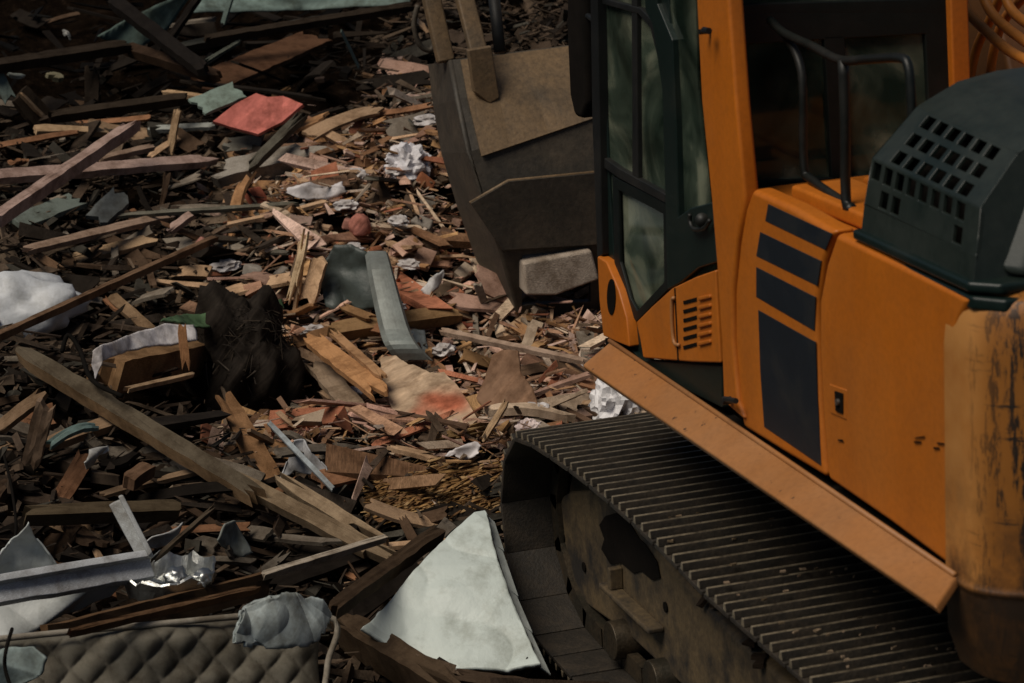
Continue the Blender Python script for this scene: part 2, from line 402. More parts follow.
def crawler(ysgn):
    yc = ysgn*1.21
    ch = MB(); ch2 = MB()
    n = len(path)
    for off, ch_ in ((-.09, ch), (.09, ch2)):                    # two chain strands under the shoes
        for k in range(n):
            a, b_ = path[k], path[(k+1) % n]; d = Vector((b_[0]-a[0], 0, b_[1]-a[1])); ang = math.atan2(d.z, d.x)
            mt = Matrix.Translation(((a[0]+b_[0])/2, yc+off, (a[1]+b_[1])/2)) @ Matrix.Rotation(-ang, 4, 'Y')
            ch_.box((-pitch*.52, -.02, .03), (pitch*.52, .02, .10), mt)
    tk = part(ch, 'crawler_track', 'steel'); part(ch2, 'chain', 'steel', tk)
    first = None
    for k in range(n):
        a, b_ = path[k], path[(k+1) % n]; d = Vector((b_[0]-a[0], 0, b_[1]-a[1])); ang = math.atan2(d.z, d.x)
        mx, mz = (a[0]+b_[0])/2, (a[1]+b_[1])/2
        if first is None: o = first = shoe_mesh().build('track_shoe', [MT['plate'], MT['shoe']], tk, bevel=.003)
        else: o = first.copy(); COL.objects.link(o); o.parent = tk
        # path runs rearwards on top, so the outward side is local -Z turned over
        o.rotation_euler = (0, -ang+math.pi, 0); o.location = (mx, yc, mz)
        o.rotation_euler.x = rng.uniform(-.004, .004)
    return tk
tk_ = crawler(1); crawler(-1)
md_ = MB(); rr_ = random.Random(21)
for k in range(130):
    x = rr_.uniform(-1.5, 1.55); z = (.845 if x < 1.1 else .845-.045*((x-.75)/.9)**2)-.012
    c_ = rr_.choice([(.16, .12, .075), (.10, .072, .045), (.24, .18, .12), (.30, .22, .15)]); l_ = rr_.uniform(.006, .022)
    md_.sliver(Vector((x, rr_.uniform(.93, 1.5), z+rr_.uniform(0, .006))), (rr_.gauss(0, .4), 1, 0), l_, l_*.7, .007, Vector((0, 0, 1)), rr_, c_)
# track frames
def _mud():
    tag(md_.build('dried_mud', MT['wood'], tk_), kind='stuff')
_mud()
def track_frame(sg):
    mb = MB(); yo = 1.30
    prof = tr([(562, 498), (575, 490), (600, 489), (640, 520), (655, 541), (700, 592), (745, 640)], 1, 1.28)
    prof = [(p.x, p.z) for p in prof] + [(-1.7, .50), (-1.75, .32), (-1.5, .2), (.3, .17), (1.2, .16), (1.62, .12), (1.84, .16)]
    mb.prism([Vector((x, sg*yo, z)) for x, z in prof], (0, -sg*.07, 0))
    tf = part(mb, 'track_frame', 'frame', bevel=.02, segs=3)
    b2 = MB(); b2.box((-1.6, sg*.95 if sg > 0 else sg*1.22, .2), (1.3, sg*1.22 if sg > 0 else sg*.95, .56)); part(b2, 'inner_beam', 'frame', tf, bevel=.01)
    # black plate as opening's shade, guide guards and tensioner cover on the outer face
    d = MB(); d.prism([Vector((on(x, y, 1, 1.28).x, sg*1.302, on(x, y, 1, 1.28).z)) for x, y in [(606, 524), (612, 515), (622, 512), (630, 517), (636, 521), (646, 538), (652, 543), (664, 561), (667, 577), (659, 579), (648, 570), (640, 572), (628, 562), (617, 563), (608, 548), (611, 538)]], (0, sg*.004, 0)); part(d, 'recess_shade', 'seam', tf)
    gd = MB()
    gd.box((.80, min(sg*1.30, sg*1.36), .31), (1.30, max(sg*1.30, sg*1.36), .33))
    gd.box((1.20, min(sg*1.30, sg*1.35), .33), (1.23, max(sg*1.30, sg*1.35), .41))
    part(gd, 'guide_guard', 'frame', tf, bevel=.006)
    for x in (-1.2, -.8, -.4, 0, .4, .8, 1.2):
        r = MB(); r.tube([(x, sg*1.02, .145), (x, sg*1.10, .145), (x, sg*1.1, .145), (x, sg*1.36, .145)], [.10, .10, .075, .07], 20); part(r, 'roller', 'steel', tf, smooth=False, bevel=.004)
    r = MB(); r.tube([(1.56, sg*1.13, .42), (1.56, sg*1.16, .42), (1.56, sg*1.26, .42), (1.56, sg*1.29, .42)], [.25, .29, .29, .25], 36); part(r, 'idler_wheel', 'steel', tf, bevel=.005)
    sp = MB(); T_ = 21; pr = []
    for k in range(T_*2):
        a = math.pi*k/T_; rr = .31 if k % 2 else .27; pr.append(Vector((-1.62+rr*math.cos(a), sg*1.17, .41+rr*math.sin(a))))
    sp.prism(pr, (0, sg*.06, 0)); sp.tube([(-1.62, sg*1.1, .41), (-1.62, sg*1.33, .41)], .19, 28); part(sp, 'sprocket', 'steel', tf, bevel=.004)
    hl = MB()
    for (x, y) in ((569, 537), (672, 606), (590, 566)):
        hl = MB(); p = on(x, y, 1, 1.28); hl.tube([(p.x, sg*1.301, p.z), (p.x, sg*1.306, p.z)], .018, 14); part(hl, 'bolt_hole', 'seam', tf)
    dd = MB()
    rr = random.Random(5)
    for k in range(160):
        x = rr.uniform(-1.2, 1.5); z = .62+rr.uniform(-.06, .03)-max(0, .6-x)*.12
        p = Vector((x, sg*rr.uniform(1.05, 1.31), z)); dd.sliver(p, (rr.uniform(-1, 1), rr.uniform(-1, 1), .2), rr.uniform(.03, .09), rr.uniform(.02, .06), .02, Vector((0, 0, 1)), rr, (.03, .02, .013))
    tag(part(dd, 'packed_mud', 'wood', tf), kind='stuff')
track_frame(1); track_frame(-1)
mb = MB(); mb.box((-1.0, -1.0, .42), (1.0, 1.0, .78)); mb.tube([(0, 0, .78), (0, 0, .97)], .62, 40); part(mb, 'undercarriage', 'frame', bevel=.02)
# ---- deck and hood
mb = MB()
mb.prism([(1.2, 1.12, .98), (1.2, -1.29, .98), (-1.35, -1.29, .98), (-1.35, 1.12, .98)], (0, 0, .27)); part(mb, 'revolving_frame', 'seam', bevel=.015)
mb = MB(); mb.box((-1.40, -1.24, 1.25), (.13, 1.27, 1.955)); hood = part(mb, 'engine_hood', 'orange', bevel=.02)
for (a, b_, w_, z_) in ((( -.12, 1.10), (-.62, 1.08), .10, .05), ((-.05, .8), (-.7, .78), .14, .035), ((-.2, .55), (-.75, .5), .1, .06)):
    mb = MB(); mb.prism([(a[0], a[1]+w_, 1.957), (b_[0], b_[1]+w_, 1.957), (b_[0], b_[1]-w_, 1.957), (a[0], a[1]-w_, 1.957)], (0, 0, z_)); part(mb, 'hatch', 'orange', hood, bevel=.012)
lp = MB(); lp.tube(ease([(-.66, 1.14, 1.99), (-.69, 1.13, 2.05), (-.74, 1.12, 2.06), (-.78, 1.11, 2.0)], 4), .007, 8); part(lp, 'lifting_ring', 'chrome', hood, smooth=True)
mb = MB(); mb.box((-1.3, -1.29, 1.25), (1.1, -.42, 1.9)); part(mb, 'right_tank', 'orange', bevel=.03)
# side panels
P1 = [(752, 189), (790, 206), (834, 231), (823, 262), (816, 300), (816, 345), (819, 410), (825, 478), (785, 454), (743, 428), (739, 400), (734, 340), (734, 290), (739, 240), (745, 208)]
sp = plate('side_panel', P1, 1.33, .07, 'orange', bevel=.018, segs=4)
for q in ([(768, 204), (832, 234), (825, 250), (765, 221)], [(760, 232), (821, 261), (817, 286), (756, 256)], [(756, 267), (815, 297), (814, 331), (756, 297)]):
    plate('stripe', q, 1.3315, .004, 'navy', sp, bevel=.001)
plate('grille_panel', [(758, 310), (815, 342), (817, 400), (821, 466), (792, 446), (764, 427), (760, 370)], 1.3315, .004, 'navy', sp, bevel=.001)
P2 = [(836, 233), (900, 264), (971, 299), (960, 318), (952, 345), (948, 372), (948, 450), (954, 571), (890, 523), (828, 480), (822, 410), (819, 345), (819, 300), (826, 263)]
ed = plate('engine_door', P2, 1.33, .07, 'orange', bevel=.018, segs=4)
plate('latch_plate', [(829, 384), (846, 390), (846, 420), (830, 413)], 1.333, .006, 'orange', ed, bevel=.003)
plate('handle', [(834, 391), (842, 394), (842, 414), (835, 411)], 1.338, .008, 'seam', ed, bevel=.002)
kb = MB(); p = on(838, 402, 1, 1.34); kb.tube([p-Vector((0, .01, 0)), p+Vector((0, .006, 0))], .009, 14); part(kb, 'lock', 'chrome', ed)
mb = MB(); mb.box((-1.38, 1.20, 1.24), (.16, 1.268, 1.94)); part(mb, 'door_backing', 'seam')
sc = MB(); r3 = random.Random(3)
for (x, y, l) in ((915, 438, 9), (914, 442, 7), (937, 443, 8), (934, 448, 5), (838, 440, 5)):
    sc = MB(); p = on(x, y, 1, 1.3335); q = on(x+l, y+r3.uniform(-2, 1), 1, 1.3335); sc.sliver((p+q)/2, q-p, (q-p).length, .006, .002, Vector((0, 1, 0)), r3, (1, 1, 1)); part(sc, 'scratch_mark', 'seam', ed)
# skirt
k0, k1, k2, k3 = on(612, 340, 1, 1.335), on(957, 574, 1, 1.335), on(935, 607, 1, 1.45), on(582, 365, 1, 1.45)
mb = MB(); nn = (k1-k0).cross(k3-k0).normalized(); nn = nn if nn.z > 0 else -nn
mb.prism([k0, k1, k2, k3], -nn*.03); sk = part(mb, 'side_skirt', 'skirt', bevel=.008, segs=3)
mb = MB(); mb.tube([k0+nn*.004+(k3-k0)*.06, k1+nn*.004+(k2-k1)*.06], .008, 8); part(mb, 'rim', 'skirt', sk, smooth=True)
mb = MB(); mb.prism([(1.2, 1.33, 1.18), (-1.36, 1.33, 1.18), (-1.36, 1.33, 1.245), (1.2, 1.33, 1.245)], (0, -.05, 0)); part(mb, 'sill_rail', 'seam')
# counterweight
def cw_outline():
    c = [(-1.365, 1.335), (-1.42, 1.335)]
    for a in range(0, 7):                       # rounded corner
        t_ = a/6*R_(62); c.append((-1.46-.16*math.sin(t_), 1.175+.16*math.cos(t_)))
    for k in range(1, 12):
        ang = R_(149)+(R_(180)-R_(149))*k/11; c.append((2.0*math.cos(ang)*1.0-.02*k/11, 2.0*math.sin(ang)))
    f = c+[(x, -y) for x, y in c[::-1][1:]]
    return f
ol = cw_outline(); rows = [(.98, .10), (1.0, .04), (1.10, .005), (1.235, .0), (1.25, -.012), (1.27, -.0), (1.5, 0), (1.85, 0), (1.95, .01), (1.99, .035), (2.01, .09)]
cw = MB(); cen = Vector((-1.2, 0, 0)); ids = []
for z, ins in rows:
    rw = []
    for x, y in ol:
        d = Vector((x+1.2, y, 0)); l = d.length
        q = cen+d*(1-ins/max(l, .3)); rw.append((q.x if x < -1.37 else x, q.y, z))
    ids.append(cw.add(rw))
n = len(ol)
for a, b_ in zip(ids, ids[1:]):
    for k in range(n): cw.face([a+k, a+(k+1) % n, b_+(k+1) % n, b_+k])
cw.face([ids[0]+k for k in range(n)][::-1]); cw.face([ids[-1]+k for k in range(n)])
part(cw, 'counterweight', 'counter', bevel=.008)
# ---- engine intake cover with real openings
cv = MB(); Xf, Xr = -.83, -1.47
prof = [(1.315, 2.015), (1.305, 2.10), (1.285, 2.225), (1.17, 2.355), (1.06, 2.412), (.95, 2.43), (.55, 2.44), (.25, 2.43), (.15, 2.38), (.12, 2.02)]
def cvp(x, y, z):
    # rear (towards tail) leans in and rounds at the top
    k = (z-2.0)/.43; f = (x-Xf)/(Xr-Xf)
    return Vector((Xf-.02-(.0 if f < .5 else 0)+(Xr-Xf)*f+(.07*k*k*(1-f))*-1+(.06*k*k*f), y, z-.035*f*k))
def quadgrid(mb, A, B, C_, D, holes):
    """A-B-C-D quad; holes = (nu, nv, frac) grid, returns faces with openings"""
    nu, nv, fu, fv, skip = holes
    us = [0]; 
    for i in range(nu): us += [(i+.5-fu/2)/nu, (i+.5+fu/2)/nu]
    us.append(1); vs = [0]
    for i in range(nv): vs += [(i+.5-fv/2)/nv, (i+.5+fv/2)/nv]
    vs.append(1)
    I = [[mb.add([A*(1-u)*(1-v)+B*u*(1-v)+C_*u*v+D*(1-u)*v]) for v in vs] for u in us]
    for i in range(len(us)-1):
        for j in range(len(vs)-1):
            if i % 2 and j % 2 and (i//2, j//2) not in skip: continue
            mb.face([I[i][j], I[i+1][j], I[i+1][j+1], I[i][j+1]])
for k in range(len(prof)-1):
    (y0, z0), (y1, z1) = prof[k], prof[k+1]
    A, B, C_, D = cvp(Xf, y0, z0), cvp(Xr, y0, z0), cvp(Xr, y1, z1), cvp(Xf, y1, z1)
    if k == 2: quadgrid(cv, A.lerp(B, .0), B, C_, D, (8, 3, .70, .62, {(7, 0), (7, 1), (7, 2), (0, 0), (0, 1), (0, 2)}))
    elif k == 1: quadgrid(cv, A, B, C_, D, (9, 2, .68, .72, {(8, 0), (8, 1), (4, 0), (5, 0), (6, 0), (0, 0), (3, 0)}))
    else:
        i = cv.add([A, B, C_, D]); cv.face([i, i+1, i+2, i+3])
for xx in (Xf, Xr):
    i = cv.add([cvp(xx, y, z) for y, z in prof]); cv.face(list(range(i, i+len(prof))))
bmv = cv.build('intake_cover', MT['cover'], EX)
bm = bmesh.new(); bm.from_mesh(bmv.data); bmesh.ops.remove_doubles(bm, verts=bm.verts, dist=.0015)
bmesh.ops.recalc_face_normals(bm, faces=bm.faces); bm.to_mesh(bmv.data); bm.free()
md = bmv.modifiers.new('t', 'SOLIDIFY'); md.thickness = .012; md.offset = -1
md = bmv.modifiers.new('b', 'BEVEL'); md.width = .03; md.segments = 5; md.limit_method = 'ANGLE'; md.angle_limit = R_(25)
bmv.data.polygons.foreach_set('use_smooth', [True]*len(bmv.data.polygons)); bmv.modifiers.new('wn', 'WEIGHTED_NORMAL')
core = MB(); core.prism([cvp(Xf-.04, y-.07 if y > .6 else y+.05, z-.05) if z > 2.05 else cvp(Xf-.04, y-.07 if y > .6 else y+.05, z) for y, z in prof], (-.52, 0, 0)); part(core, 'shade_backing', 'seam', bmv)  # black box added so the cover openings look dark
fl = MB(); 
fl.prism([(Xf+.015, 1.325, 1.962), (Xr-.03, 1.325, 1.962), (Xr-.10, 1.27, 1.962), (Xr-.12, .1, 1.962), (Xf+.015, .1, 1.962)], (0, 0, .035))
fl.prism([(Xf+.0, 1.33, 2.004), (Xr-.02, 1.33, 2.004), (Xr-.08, 1.27, 2.004), (Xr-.10, .12, 2.004), (Xf+.0, .12, 2.004)], (0, 0, .028)); part(fl, 'base_flange', 'darkgreen', bmv, bevel=.009, segs=3)
rs = MB(); A = [(Xr-.005, 1.26, 2.035), (Xr-.075, 1.2, 2.035), (Xr-.09, .16, 2.035), (Xr, .16, 2.035)]; B = [(Xr+.06, 1.12, 2.36), (Xr+.0, 1.06, 2.34), (Xr-.01, .2, 2.34), (Xr+.08, .2, 2.37)]
i = rs.add(A); j = rs.add(B)
for k in range(4): rs.face([i+k, i+(k+1) % 4, j+(k+1) % 4, j+k])
rs.face([i, i+1, i+2, i+3]); rs.face([j+3, j+2, j+1, j]); part(rs, 'rear_shell', 'cover', bmv, bevel=.03, segs=4)
# ---- handrail
rl = MB()
rl.tube(ease(tr([(770, 20), (784, 33), (812, 46), (840, 60), (870, 59), (900, 58), (908, 66), (911, 95), (913, 150)], 1, 1.17), 4), .013, 10)
rl.tube(ease(tr([(843, 60), (845, 120), (846, 200), (852, 208)], 1, 1.172), 3), .015, 10)
rl.tube(ease(tr([(786, 36), (798, 58), (803, 90), (804, 165), (812, 180), (850, 206)], 1, 1.15), 4), .013, 10)
part(rl, 'handrail', 'tube', smooth=True)
# ---- cab
CB = bpy.data.objects.new('cab', None); COL.objects.link(CB); CB.parent = EX
TOPY = -135
pil = [(692, TOPY), (696, 0), (701, 100), (711, 200), (716, 262), (721, 340), (723, 402), (743, 420), (737, 400), (732, 340), (732, 290), (737, 240), (744, 196), (735, 100), (728, 0), (720, TOPY)]
pl = plate('rear_pillar', pil, 1.345, .05, 'orange', CB, bevel=.012, segs=3)
mb = MB(); mb.tube([on(709, 31, 1, 1.35)+Vector((0, y, 0)) for y in (0, .03)], .008, 8); mb.tube([on(704, 30, 1, 1.38), on(709, 31, 1, 1.38)], .01, 8)
mb.tube([on(731, 400, 1, 1.35)+Vector((0, y, 0)) for y in (0, .03)], .012, 8); mb.tube([on(724, 399, 1, 1.37), on(736, 401, 1, 1.37)], .009, 8); part(mb, 'hinge_pin', 'black', pl)
# rear pillar inner return and cab rear wall at X=.2
xr = .16
mb = MB(); mb.box((xr-.02, 1.24, 1.9), (xr+.06, 1.295, 2.93)); part(mb, 'rear_post', 'frameblack', CB, bevel=.008)
def ypx(px, py): return on(px, py, 0, xr)
def rect_x(pts): return [ypx(*p) for p in pts]
mb = MB()
frame_ring(mb, rect_x([(735, 12), (955, 12), (965, 190), (748, 195)]), rect_x([(747, 44), (925, 34), (932, 172), (757, 182)]), (.05, 0, 0))
frame_ring(mb, rect_x([(732, TOPY), (952, TOPY), (955, 14), (735, 14)]), rect_x([(742, TOPY+20), (940, TOPY+20), (944, -2), (738, 4)]), (.05, 0, 0))
bars = rect_x([(824, 36), (845, 35), (853, 180), (832, 182)]); mb.prism(bars, (.04, 0, 0))
part(mb, 'rear_window_frame', 'frameblack', CB, bevel=.006)
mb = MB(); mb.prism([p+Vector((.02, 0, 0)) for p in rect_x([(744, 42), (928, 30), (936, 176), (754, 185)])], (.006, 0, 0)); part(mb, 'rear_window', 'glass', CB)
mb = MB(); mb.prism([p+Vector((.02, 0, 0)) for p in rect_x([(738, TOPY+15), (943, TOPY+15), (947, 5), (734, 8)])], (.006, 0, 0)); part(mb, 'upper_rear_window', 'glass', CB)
mb = MB(); mb.prism([p-Vector((.03, 0, 0)) for p in rect_x([(941, TOPY), (960, TOPY), (967, 90), (949, 90)])], (.09, 0, 0)); part(mb, 'right_pillar', 'orange', CB, bevel=.008)
mb = MB(); mb.prism([(xr, 1.27, 1.26), (xr, .5, 1.26), (1.28, .5, 1.26), (1.28, 1.27, 1.26)], (0, 0, .06)); part(mb, 'cab_floor', 'black', CB, bevel=.01)
mb = MB(); mb.prism([(xr-.02, 1.33, 2.93), (xr-.02, .44, 2.93), (1.2, .44, 2.93), (1.34, .5, 2.88), (1.34, 1.27, 2.88), (1.2, 1.33, 2.93)], (0, 0, .09)); part(mb, 'roof', 'orange', CB, bevel=.03, segs=3)
mb = MB(); mb.box((.25, .50, 1.3), (1.28, .53, 1.75)); mb.box((.25, .5, 1.75), (.33, .54, 2.93)); mb.box((1.2, .5, 1.75), (1.28, .54, 2.93)); mb.box((.7, .5, 1.75), (.74, .54, 2.93)); part(mb, 'right_wall', 'frameblack', CB, bevel=.005)
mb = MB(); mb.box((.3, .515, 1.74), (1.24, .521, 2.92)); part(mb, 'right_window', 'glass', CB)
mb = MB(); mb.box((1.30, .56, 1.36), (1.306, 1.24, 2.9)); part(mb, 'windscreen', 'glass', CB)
mb = MB(); mb.box((xr+.06, .51, 1.3), (xr+.09, 1.25, 1.93)); part(mb, 'cab_back_panel', 'black', CB)
# seat
st = MB(); st.box((.36, .66, 1.62), (.85, 1.14, 1.76)); stp = part(st, 'seat', 'seatf', CB, bevel=.05, segs=3)
bk = MB(); mt = Matrix.Translation((.38, .9, 2.05)) @ Matrix.Rotation(R_(-8), 4, 'Y'); bk.box((-.06, -.24, -.35), (.06, .24, .30), mt); part(bk, 'backrest', 'seatf', stp, bevel=.05, segs=3)
hr = MB(); mt = Matrix.Translation((.33, .9, 2.43)); hr.box((-.05, -.14, -.08), (.05, .14, .10), mt); part(hr, 'headrest', 'seatf', stp, bevel=.04, segs=3)
pd = MB(); pd.box((.45, .7, 1.31), (.75, 1.1, 1.62)); part(pd, 'pedestal', 'black', stp, bevel=.02)
cs = MB(); cs.box((.95, .62, 1.32), (1.15, .76, 1.95)); cs.tube([(1.0, .7, 1.95), (.93, .72, 2.12)], .015, 8); cs.tube([(.93, .72, 2.1), (.92, .72, 2.2)], .028, 10); part(cs, 'control_console', 'black', CB, bevel=.01)
# side sheet: door frame
YD = 1.30
def ring(name, o_, i_, y, th, m, parent, bevel=.005):
    mb = MB(); frame_ring(mb, tr(o_, 1, y), tr(i_, 1, y), (0, -th, 0)); return part(mb, name, m, parent, bevel=bevel)
door = ring('door', [(593, TOPY), (596, 0), (599, 90), (603, 190), (606, 262), (628, 345), (641, 362), (672, 320), (680, 283), (677, 180), (673, 60), (657, TOPY)],
            [(602, TOPY+12), (604, 0), (605, 80), (609, 185), (614, 262), (633, 322), (640, 330), (655, 312), (668, 287), (668, 200), (661, 60), (655, TOPY+12)], 1.31, .045, 'darkgreen', CB)
# dark rear part of the door: covers the region between the opening and the pillar
plate('door_post', [(657, 4), (672, 40), (676, 130), (680, 283), (667, 290), (665, 200), (662, 90), (652, 24), (645, 10), (640, TOPY), (655, TOPY)], 1.325, .04, 'darkgreen', door, bevel=.004)
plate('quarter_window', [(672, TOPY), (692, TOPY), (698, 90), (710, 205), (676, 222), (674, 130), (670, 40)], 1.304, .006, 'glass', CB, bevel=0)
plate('rear_panel', [(676, 218), (690, 208), (712, 202), (717, 262), (698, 268), (679, 284)], 1.328, .03, 'darkgreen', door, bevel=.006)
hd = MB(); hd.tube(ease(tr([(690, 214), (690, 222), (694, 229), (704, 228), (710, 220)], 1, 1.345), 4), .007, 8); hd.tube([on(702, 220, 1, 1.33), on(702, 220, 1, 1.345)], .022, 16); part(hd, 'handle', 'tube', door, smooth=True)
upb = MB(); upb.prism(tr([(604, 158), (618, 168), (665, 194), (665, 203), (618, 178), (604, 168)], 1, 1.322), (0, -.03, 0)); upb.prism(tr([(630, TOPY), (636, TOPY), (637, 90), (638, 180), (632, 177), (632, 90)], 1, 1.318), (0, -.02, 0))
upb.prism(tr([(602, -2), (640, 8), (655, 24), (661, 60), (658, 60), (650, 28), (638, 14), (602, 4)], 1, 1.320), (0, -.02, 0)); part(upb, 'window_bar', 'black', door, bevel=.003)
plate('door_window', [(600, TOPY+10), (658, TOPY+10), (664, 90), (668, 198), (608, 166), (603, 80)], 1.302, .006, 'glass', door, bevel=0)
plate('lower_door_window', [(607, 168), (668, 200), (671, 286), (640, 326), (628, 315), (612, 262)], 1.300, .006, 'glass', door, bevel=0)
ring('window_trim', [(612, 176), (668, 204), (670, 287), (636, 322), (626, 306), (614, 262)], [(618, 190), (663, 214), (664, 282), (637, 311), (630, 298), (620, 262)], 1.318, .012, 'frameblack', door, bevel=.003)
dp = plate('lower_door_panel', [(636, 322), (652, 306), (672, 288), (695, 277), (715, 270), (717, 310), (720, 363), (690, 362), (643, 358), (640, 340)], 1.342, .03, 'orange', door, bevel=.006)
sm = MB(); sm.prism(tr([(674, 288), (675.2, 288), (678.5, 361), (677.3, 361)], 1, 1.3435), (0, -.004, 0)); part(sm, 'panel_seam', 'seam', dp)
lv = MB(); lf = MB()
for k in range(6):
    y = 301+k*9.0
    lv.prism(tr([(683, y), (696, y-3.5), (696.5, y), (683.5, y+3.5)], 1, 1.3445), (0, -.004, 0))
    lf.prism(tr([(697.5, y-4), (709, y-6.5), (709.5, y-3), (698, y)], 1, 1.350), (0, -.012, 0))
part(lv, 'louvre_slot', 'seam', dp); part(lf, 'louvre', 'orange', dp, bevel=.003)
hh = MB(); hh.tube(ease(tr([(674, 298), (672, 301), (672, 322), (674, 342), (679, 345)], 1, 1.348), 4), .006, 8); part(hh, 'grab_handle', 'skirt', dp, smooth=True)
fp = plate('front_corner_panel', [(597, 256), (606, 262), (618, 290), (626, 318), (629, 347), (616, 342), (603, 336), (599, 300)], 1.345, .04, 'orange', CB, bevel=.006)
ov = MB(); cc = [(611+4.2*math.sin(a)+.0, 297+18*math.cos(a)) for a in [2*math.pi*k/20 for k in range(20)]]; ov.prism(tr(cc, 1, 1.348), (0, -.01, 0)); part(ov, 'step_hole', 'seam', fp)
plate('sill_panel', [(629, 347), (642, 360), (722, 366), (722, 408), (690, 392), (640, 362)], 1.325, .03, 'darkgreen', CB, bevel=.004)
plate('front_pillar', [(588, TOPY), (594, TOPY), (597, 0), (602, 255), (597, 258), (592, 120)], 1.335, .05, 'black', CB, bevel=.004)
# mirror by the front pillar
mr = MB(); c = tr([(567, -60), (585, -60), (586, 60), (586, 105), (581, 119), (574, 117), (569, 95), (566, 30)], 1, 1.30); c = [p+Vector((0, 0, 0)) for p in c]; mr.prism(c, (0, -.07, 0)); mo = part(mr, 'mirror', 'seam', bevel=.02, segs=3)
mb = MB(); mb.tube([on(580, 10, 1, 1.26), on(594, 20, 1, 1.31)], .01, 8); part(mb, 'bracket', 'black', mo)
# ---- hoses behind the cab
for k, q in enumerate(([(955, -30), (966, 8), (985, 30), (1008, 50), (1030, 62)], [(975, -30), (987, 5), (1002, 24), (1030, 45)], [(1000, -30), (1008, 4), (1022, 20), (1040, 30)], [(1008, -20), (990, 20), (976, 50), (968, 90)], [(1030, -10), (1003, 22), (992, 60), (990, 95)])):
    mb = MB(); mb.tube(ease(tr(q, 1, .25-.06*k), 5), .017, 10); part(mb, 'hydraulic_hose', 'hose', smooth=True)
# ---- boom, arm, cylinders
def beam_xz(name, prof, y0, y1, m, parent=EX, bevel=.02):
    mb = MB(); mb.prism([Vector((x, y0, z)) for x, z in prof], (0, y1-y0, 0)); return part(mb, name, m, parent, bevel=bevel, segs=2)
beam_xz('boom', [(.75, 1.35), (.75, 1.65), (1.4, 2.9), (2.3, 3.95), (3.0, 4.25), (4.9, 4.35), (5.35, 4.25), (5.35, 4.05), (4.9, 3.95), (3.2, 3.65), (2.5, 3.3), (1.8, 2.35), (1.15, 1.4)], -.38, -.08, 'brown_orange')
beam_xz('arm', [(5.0, 4.7), (5.3, 4.75), (5.55, 4.2), (5.62, 2.2), (5.55, 1.75), (5.35, 1.72), (5.25, 2.2), (5.1, 4.0)], -.33, -.10, 'brown_orange')
mb = MB(); mb.tube([(1.35, -.03, 1.55), (2.2, -.03, 2.75)], .07, 16); mb.tube([(2.2, -.03, 2.75), (2.75, -.03, 3.55)], .04, 16)
mb.tube([(1.35, -.43, 1.55), (2.2, -.43, 2.75)], .07, 16); mb.tube([(2.2, -.43, 2.75), (2.75, -.43, 3.55)], .04, 16); part(mb, 'boom_cylinder', 'black', smooth=False, bevel=.003)
mb = MB(); mb.tube([(3.3, -.23, 4.35), (4.4, -.23, 4.75)], .065, 16); mb.tube([(4.4, -.23, 4.75), (5.1, -.23, 4.72)], .035, 16); part(mb, 'arm_cylinder', 'black', bevel=.003)
# ---- bucket
BK = [  # left px, right px, X of the shell rows
    ((451, 62), (640, 38), 5.30), ((458, 100), (646, 80), 5.10), ((470, 152), (655, 100), 4.96), ((487, 206), (662, 172), 4.90), ((503, 256), (668, 238), 4.93), ((517, 304), (672, 296), 5.00), ((527, 345), (676, 345), 5.08)]
sh = MB(); COLS = [0, .10, .38, 1.0]; G = []
for l, r, X in BK:
    A = on(*l, 0, X); B = on(*r, 0, X)
    if l[1] in (256, 304): fr_ = [0, (521-l[0])/(r[0]-l[0]), (589-l[0])/(r[0]-l[0]), 1]
    else: fr_ = [0, .12, .55, 1]
    G.append([A.lerp(B, f) for f in fr_])
I = [[sh.add([p]) for p in row] for row in G]
for i in range(len(I)-1):
    for j in range(3):
        if i == 4 and j == 1: continue
        sh.face([I[i][j], I[i][j+1], I[i+1][j+1], I[i+1][j]])
bu = part(sh, 'bucket', 'bucket', solid=.03)
tp = MB(); rows_ = []
for a_, k_ in ((0, .02), (1, .0), (2, .0)):
    l_, r_ = G[a_][0], G[a_][3]; rows_.append([l_.lerp(r_, f)+Vector((-.034, 0, .008)) for f in (.04, .2, .4, .6, .8, .99)])
low_ = [G[2][0].lerp(G[3][0], .12), G[2][3].lerp(G[1][3], .15)]; rows_[2] = [low_[0].lerp(low_[1], f)+Vector((-.034, 0, .004)) for f in (.04, .2, .4, .6, .8, .99)]
ix_ = [tp.add(r_) for r_ in rows_]
for a_ in range(2):
    for b_ in range(5): tp.face([ix_[a_]+b_, ix_[a_]+b_+1, ix_[a_+1]+b_+1, ix_[a_+1]+b_])
part(tp, 'lit_back_plate', 'bucket_hi', bu, solid=.008)  # light on the upward facet put in as a paler plate
wp = MB()      # wear plate below the weld line
wl = [on(470, 203, 0, 4.872), on(508, 181, 0, 4.872), on(660, 166, 0, 4.872), on(666, 240, 0, 4.895), on(502, 250, 0, 4.895)]
wp.prism(wl, (-.012, 0, 0)); part(wp, 'wear_plate', 'bucket', bu, bevel=.003)
wd = MB(); wd.tube([wl[0], wl[1], wl[2]], .009, 8); part(wd, 'weld', 'bucket_hi', bu, smooth=True)
sdp = MB(); back = [on(431, 64, 0, 5.75), on(436, 105, 0, 5.7), on(444, 152, 0, 5.62), on(460, 206, 0, 5.55), on(478, 256, 0, 5.5), on(497, 304, 0, 5.5), on(512, 345, 0, 5.5)]
bi = sdp.add([g_[0] for g_ in G]); bj = sdp.add(back)
for k in range(6): sdp.face([bi+k, bi+k+1, bj+k+1, bj+k])
part(sdp, 'side_plate', 'bucket', bu, solid=.03)
sdr = MB(); bi = sdr.add([g_[3] for g_ in G]); bj = sdr.add([g_[3]+Vector((.5, 0, .05)) for g_ in G])
for k in range(6): sdr.face([bi+k, bi+k+1, bj+k+1, bj+k])
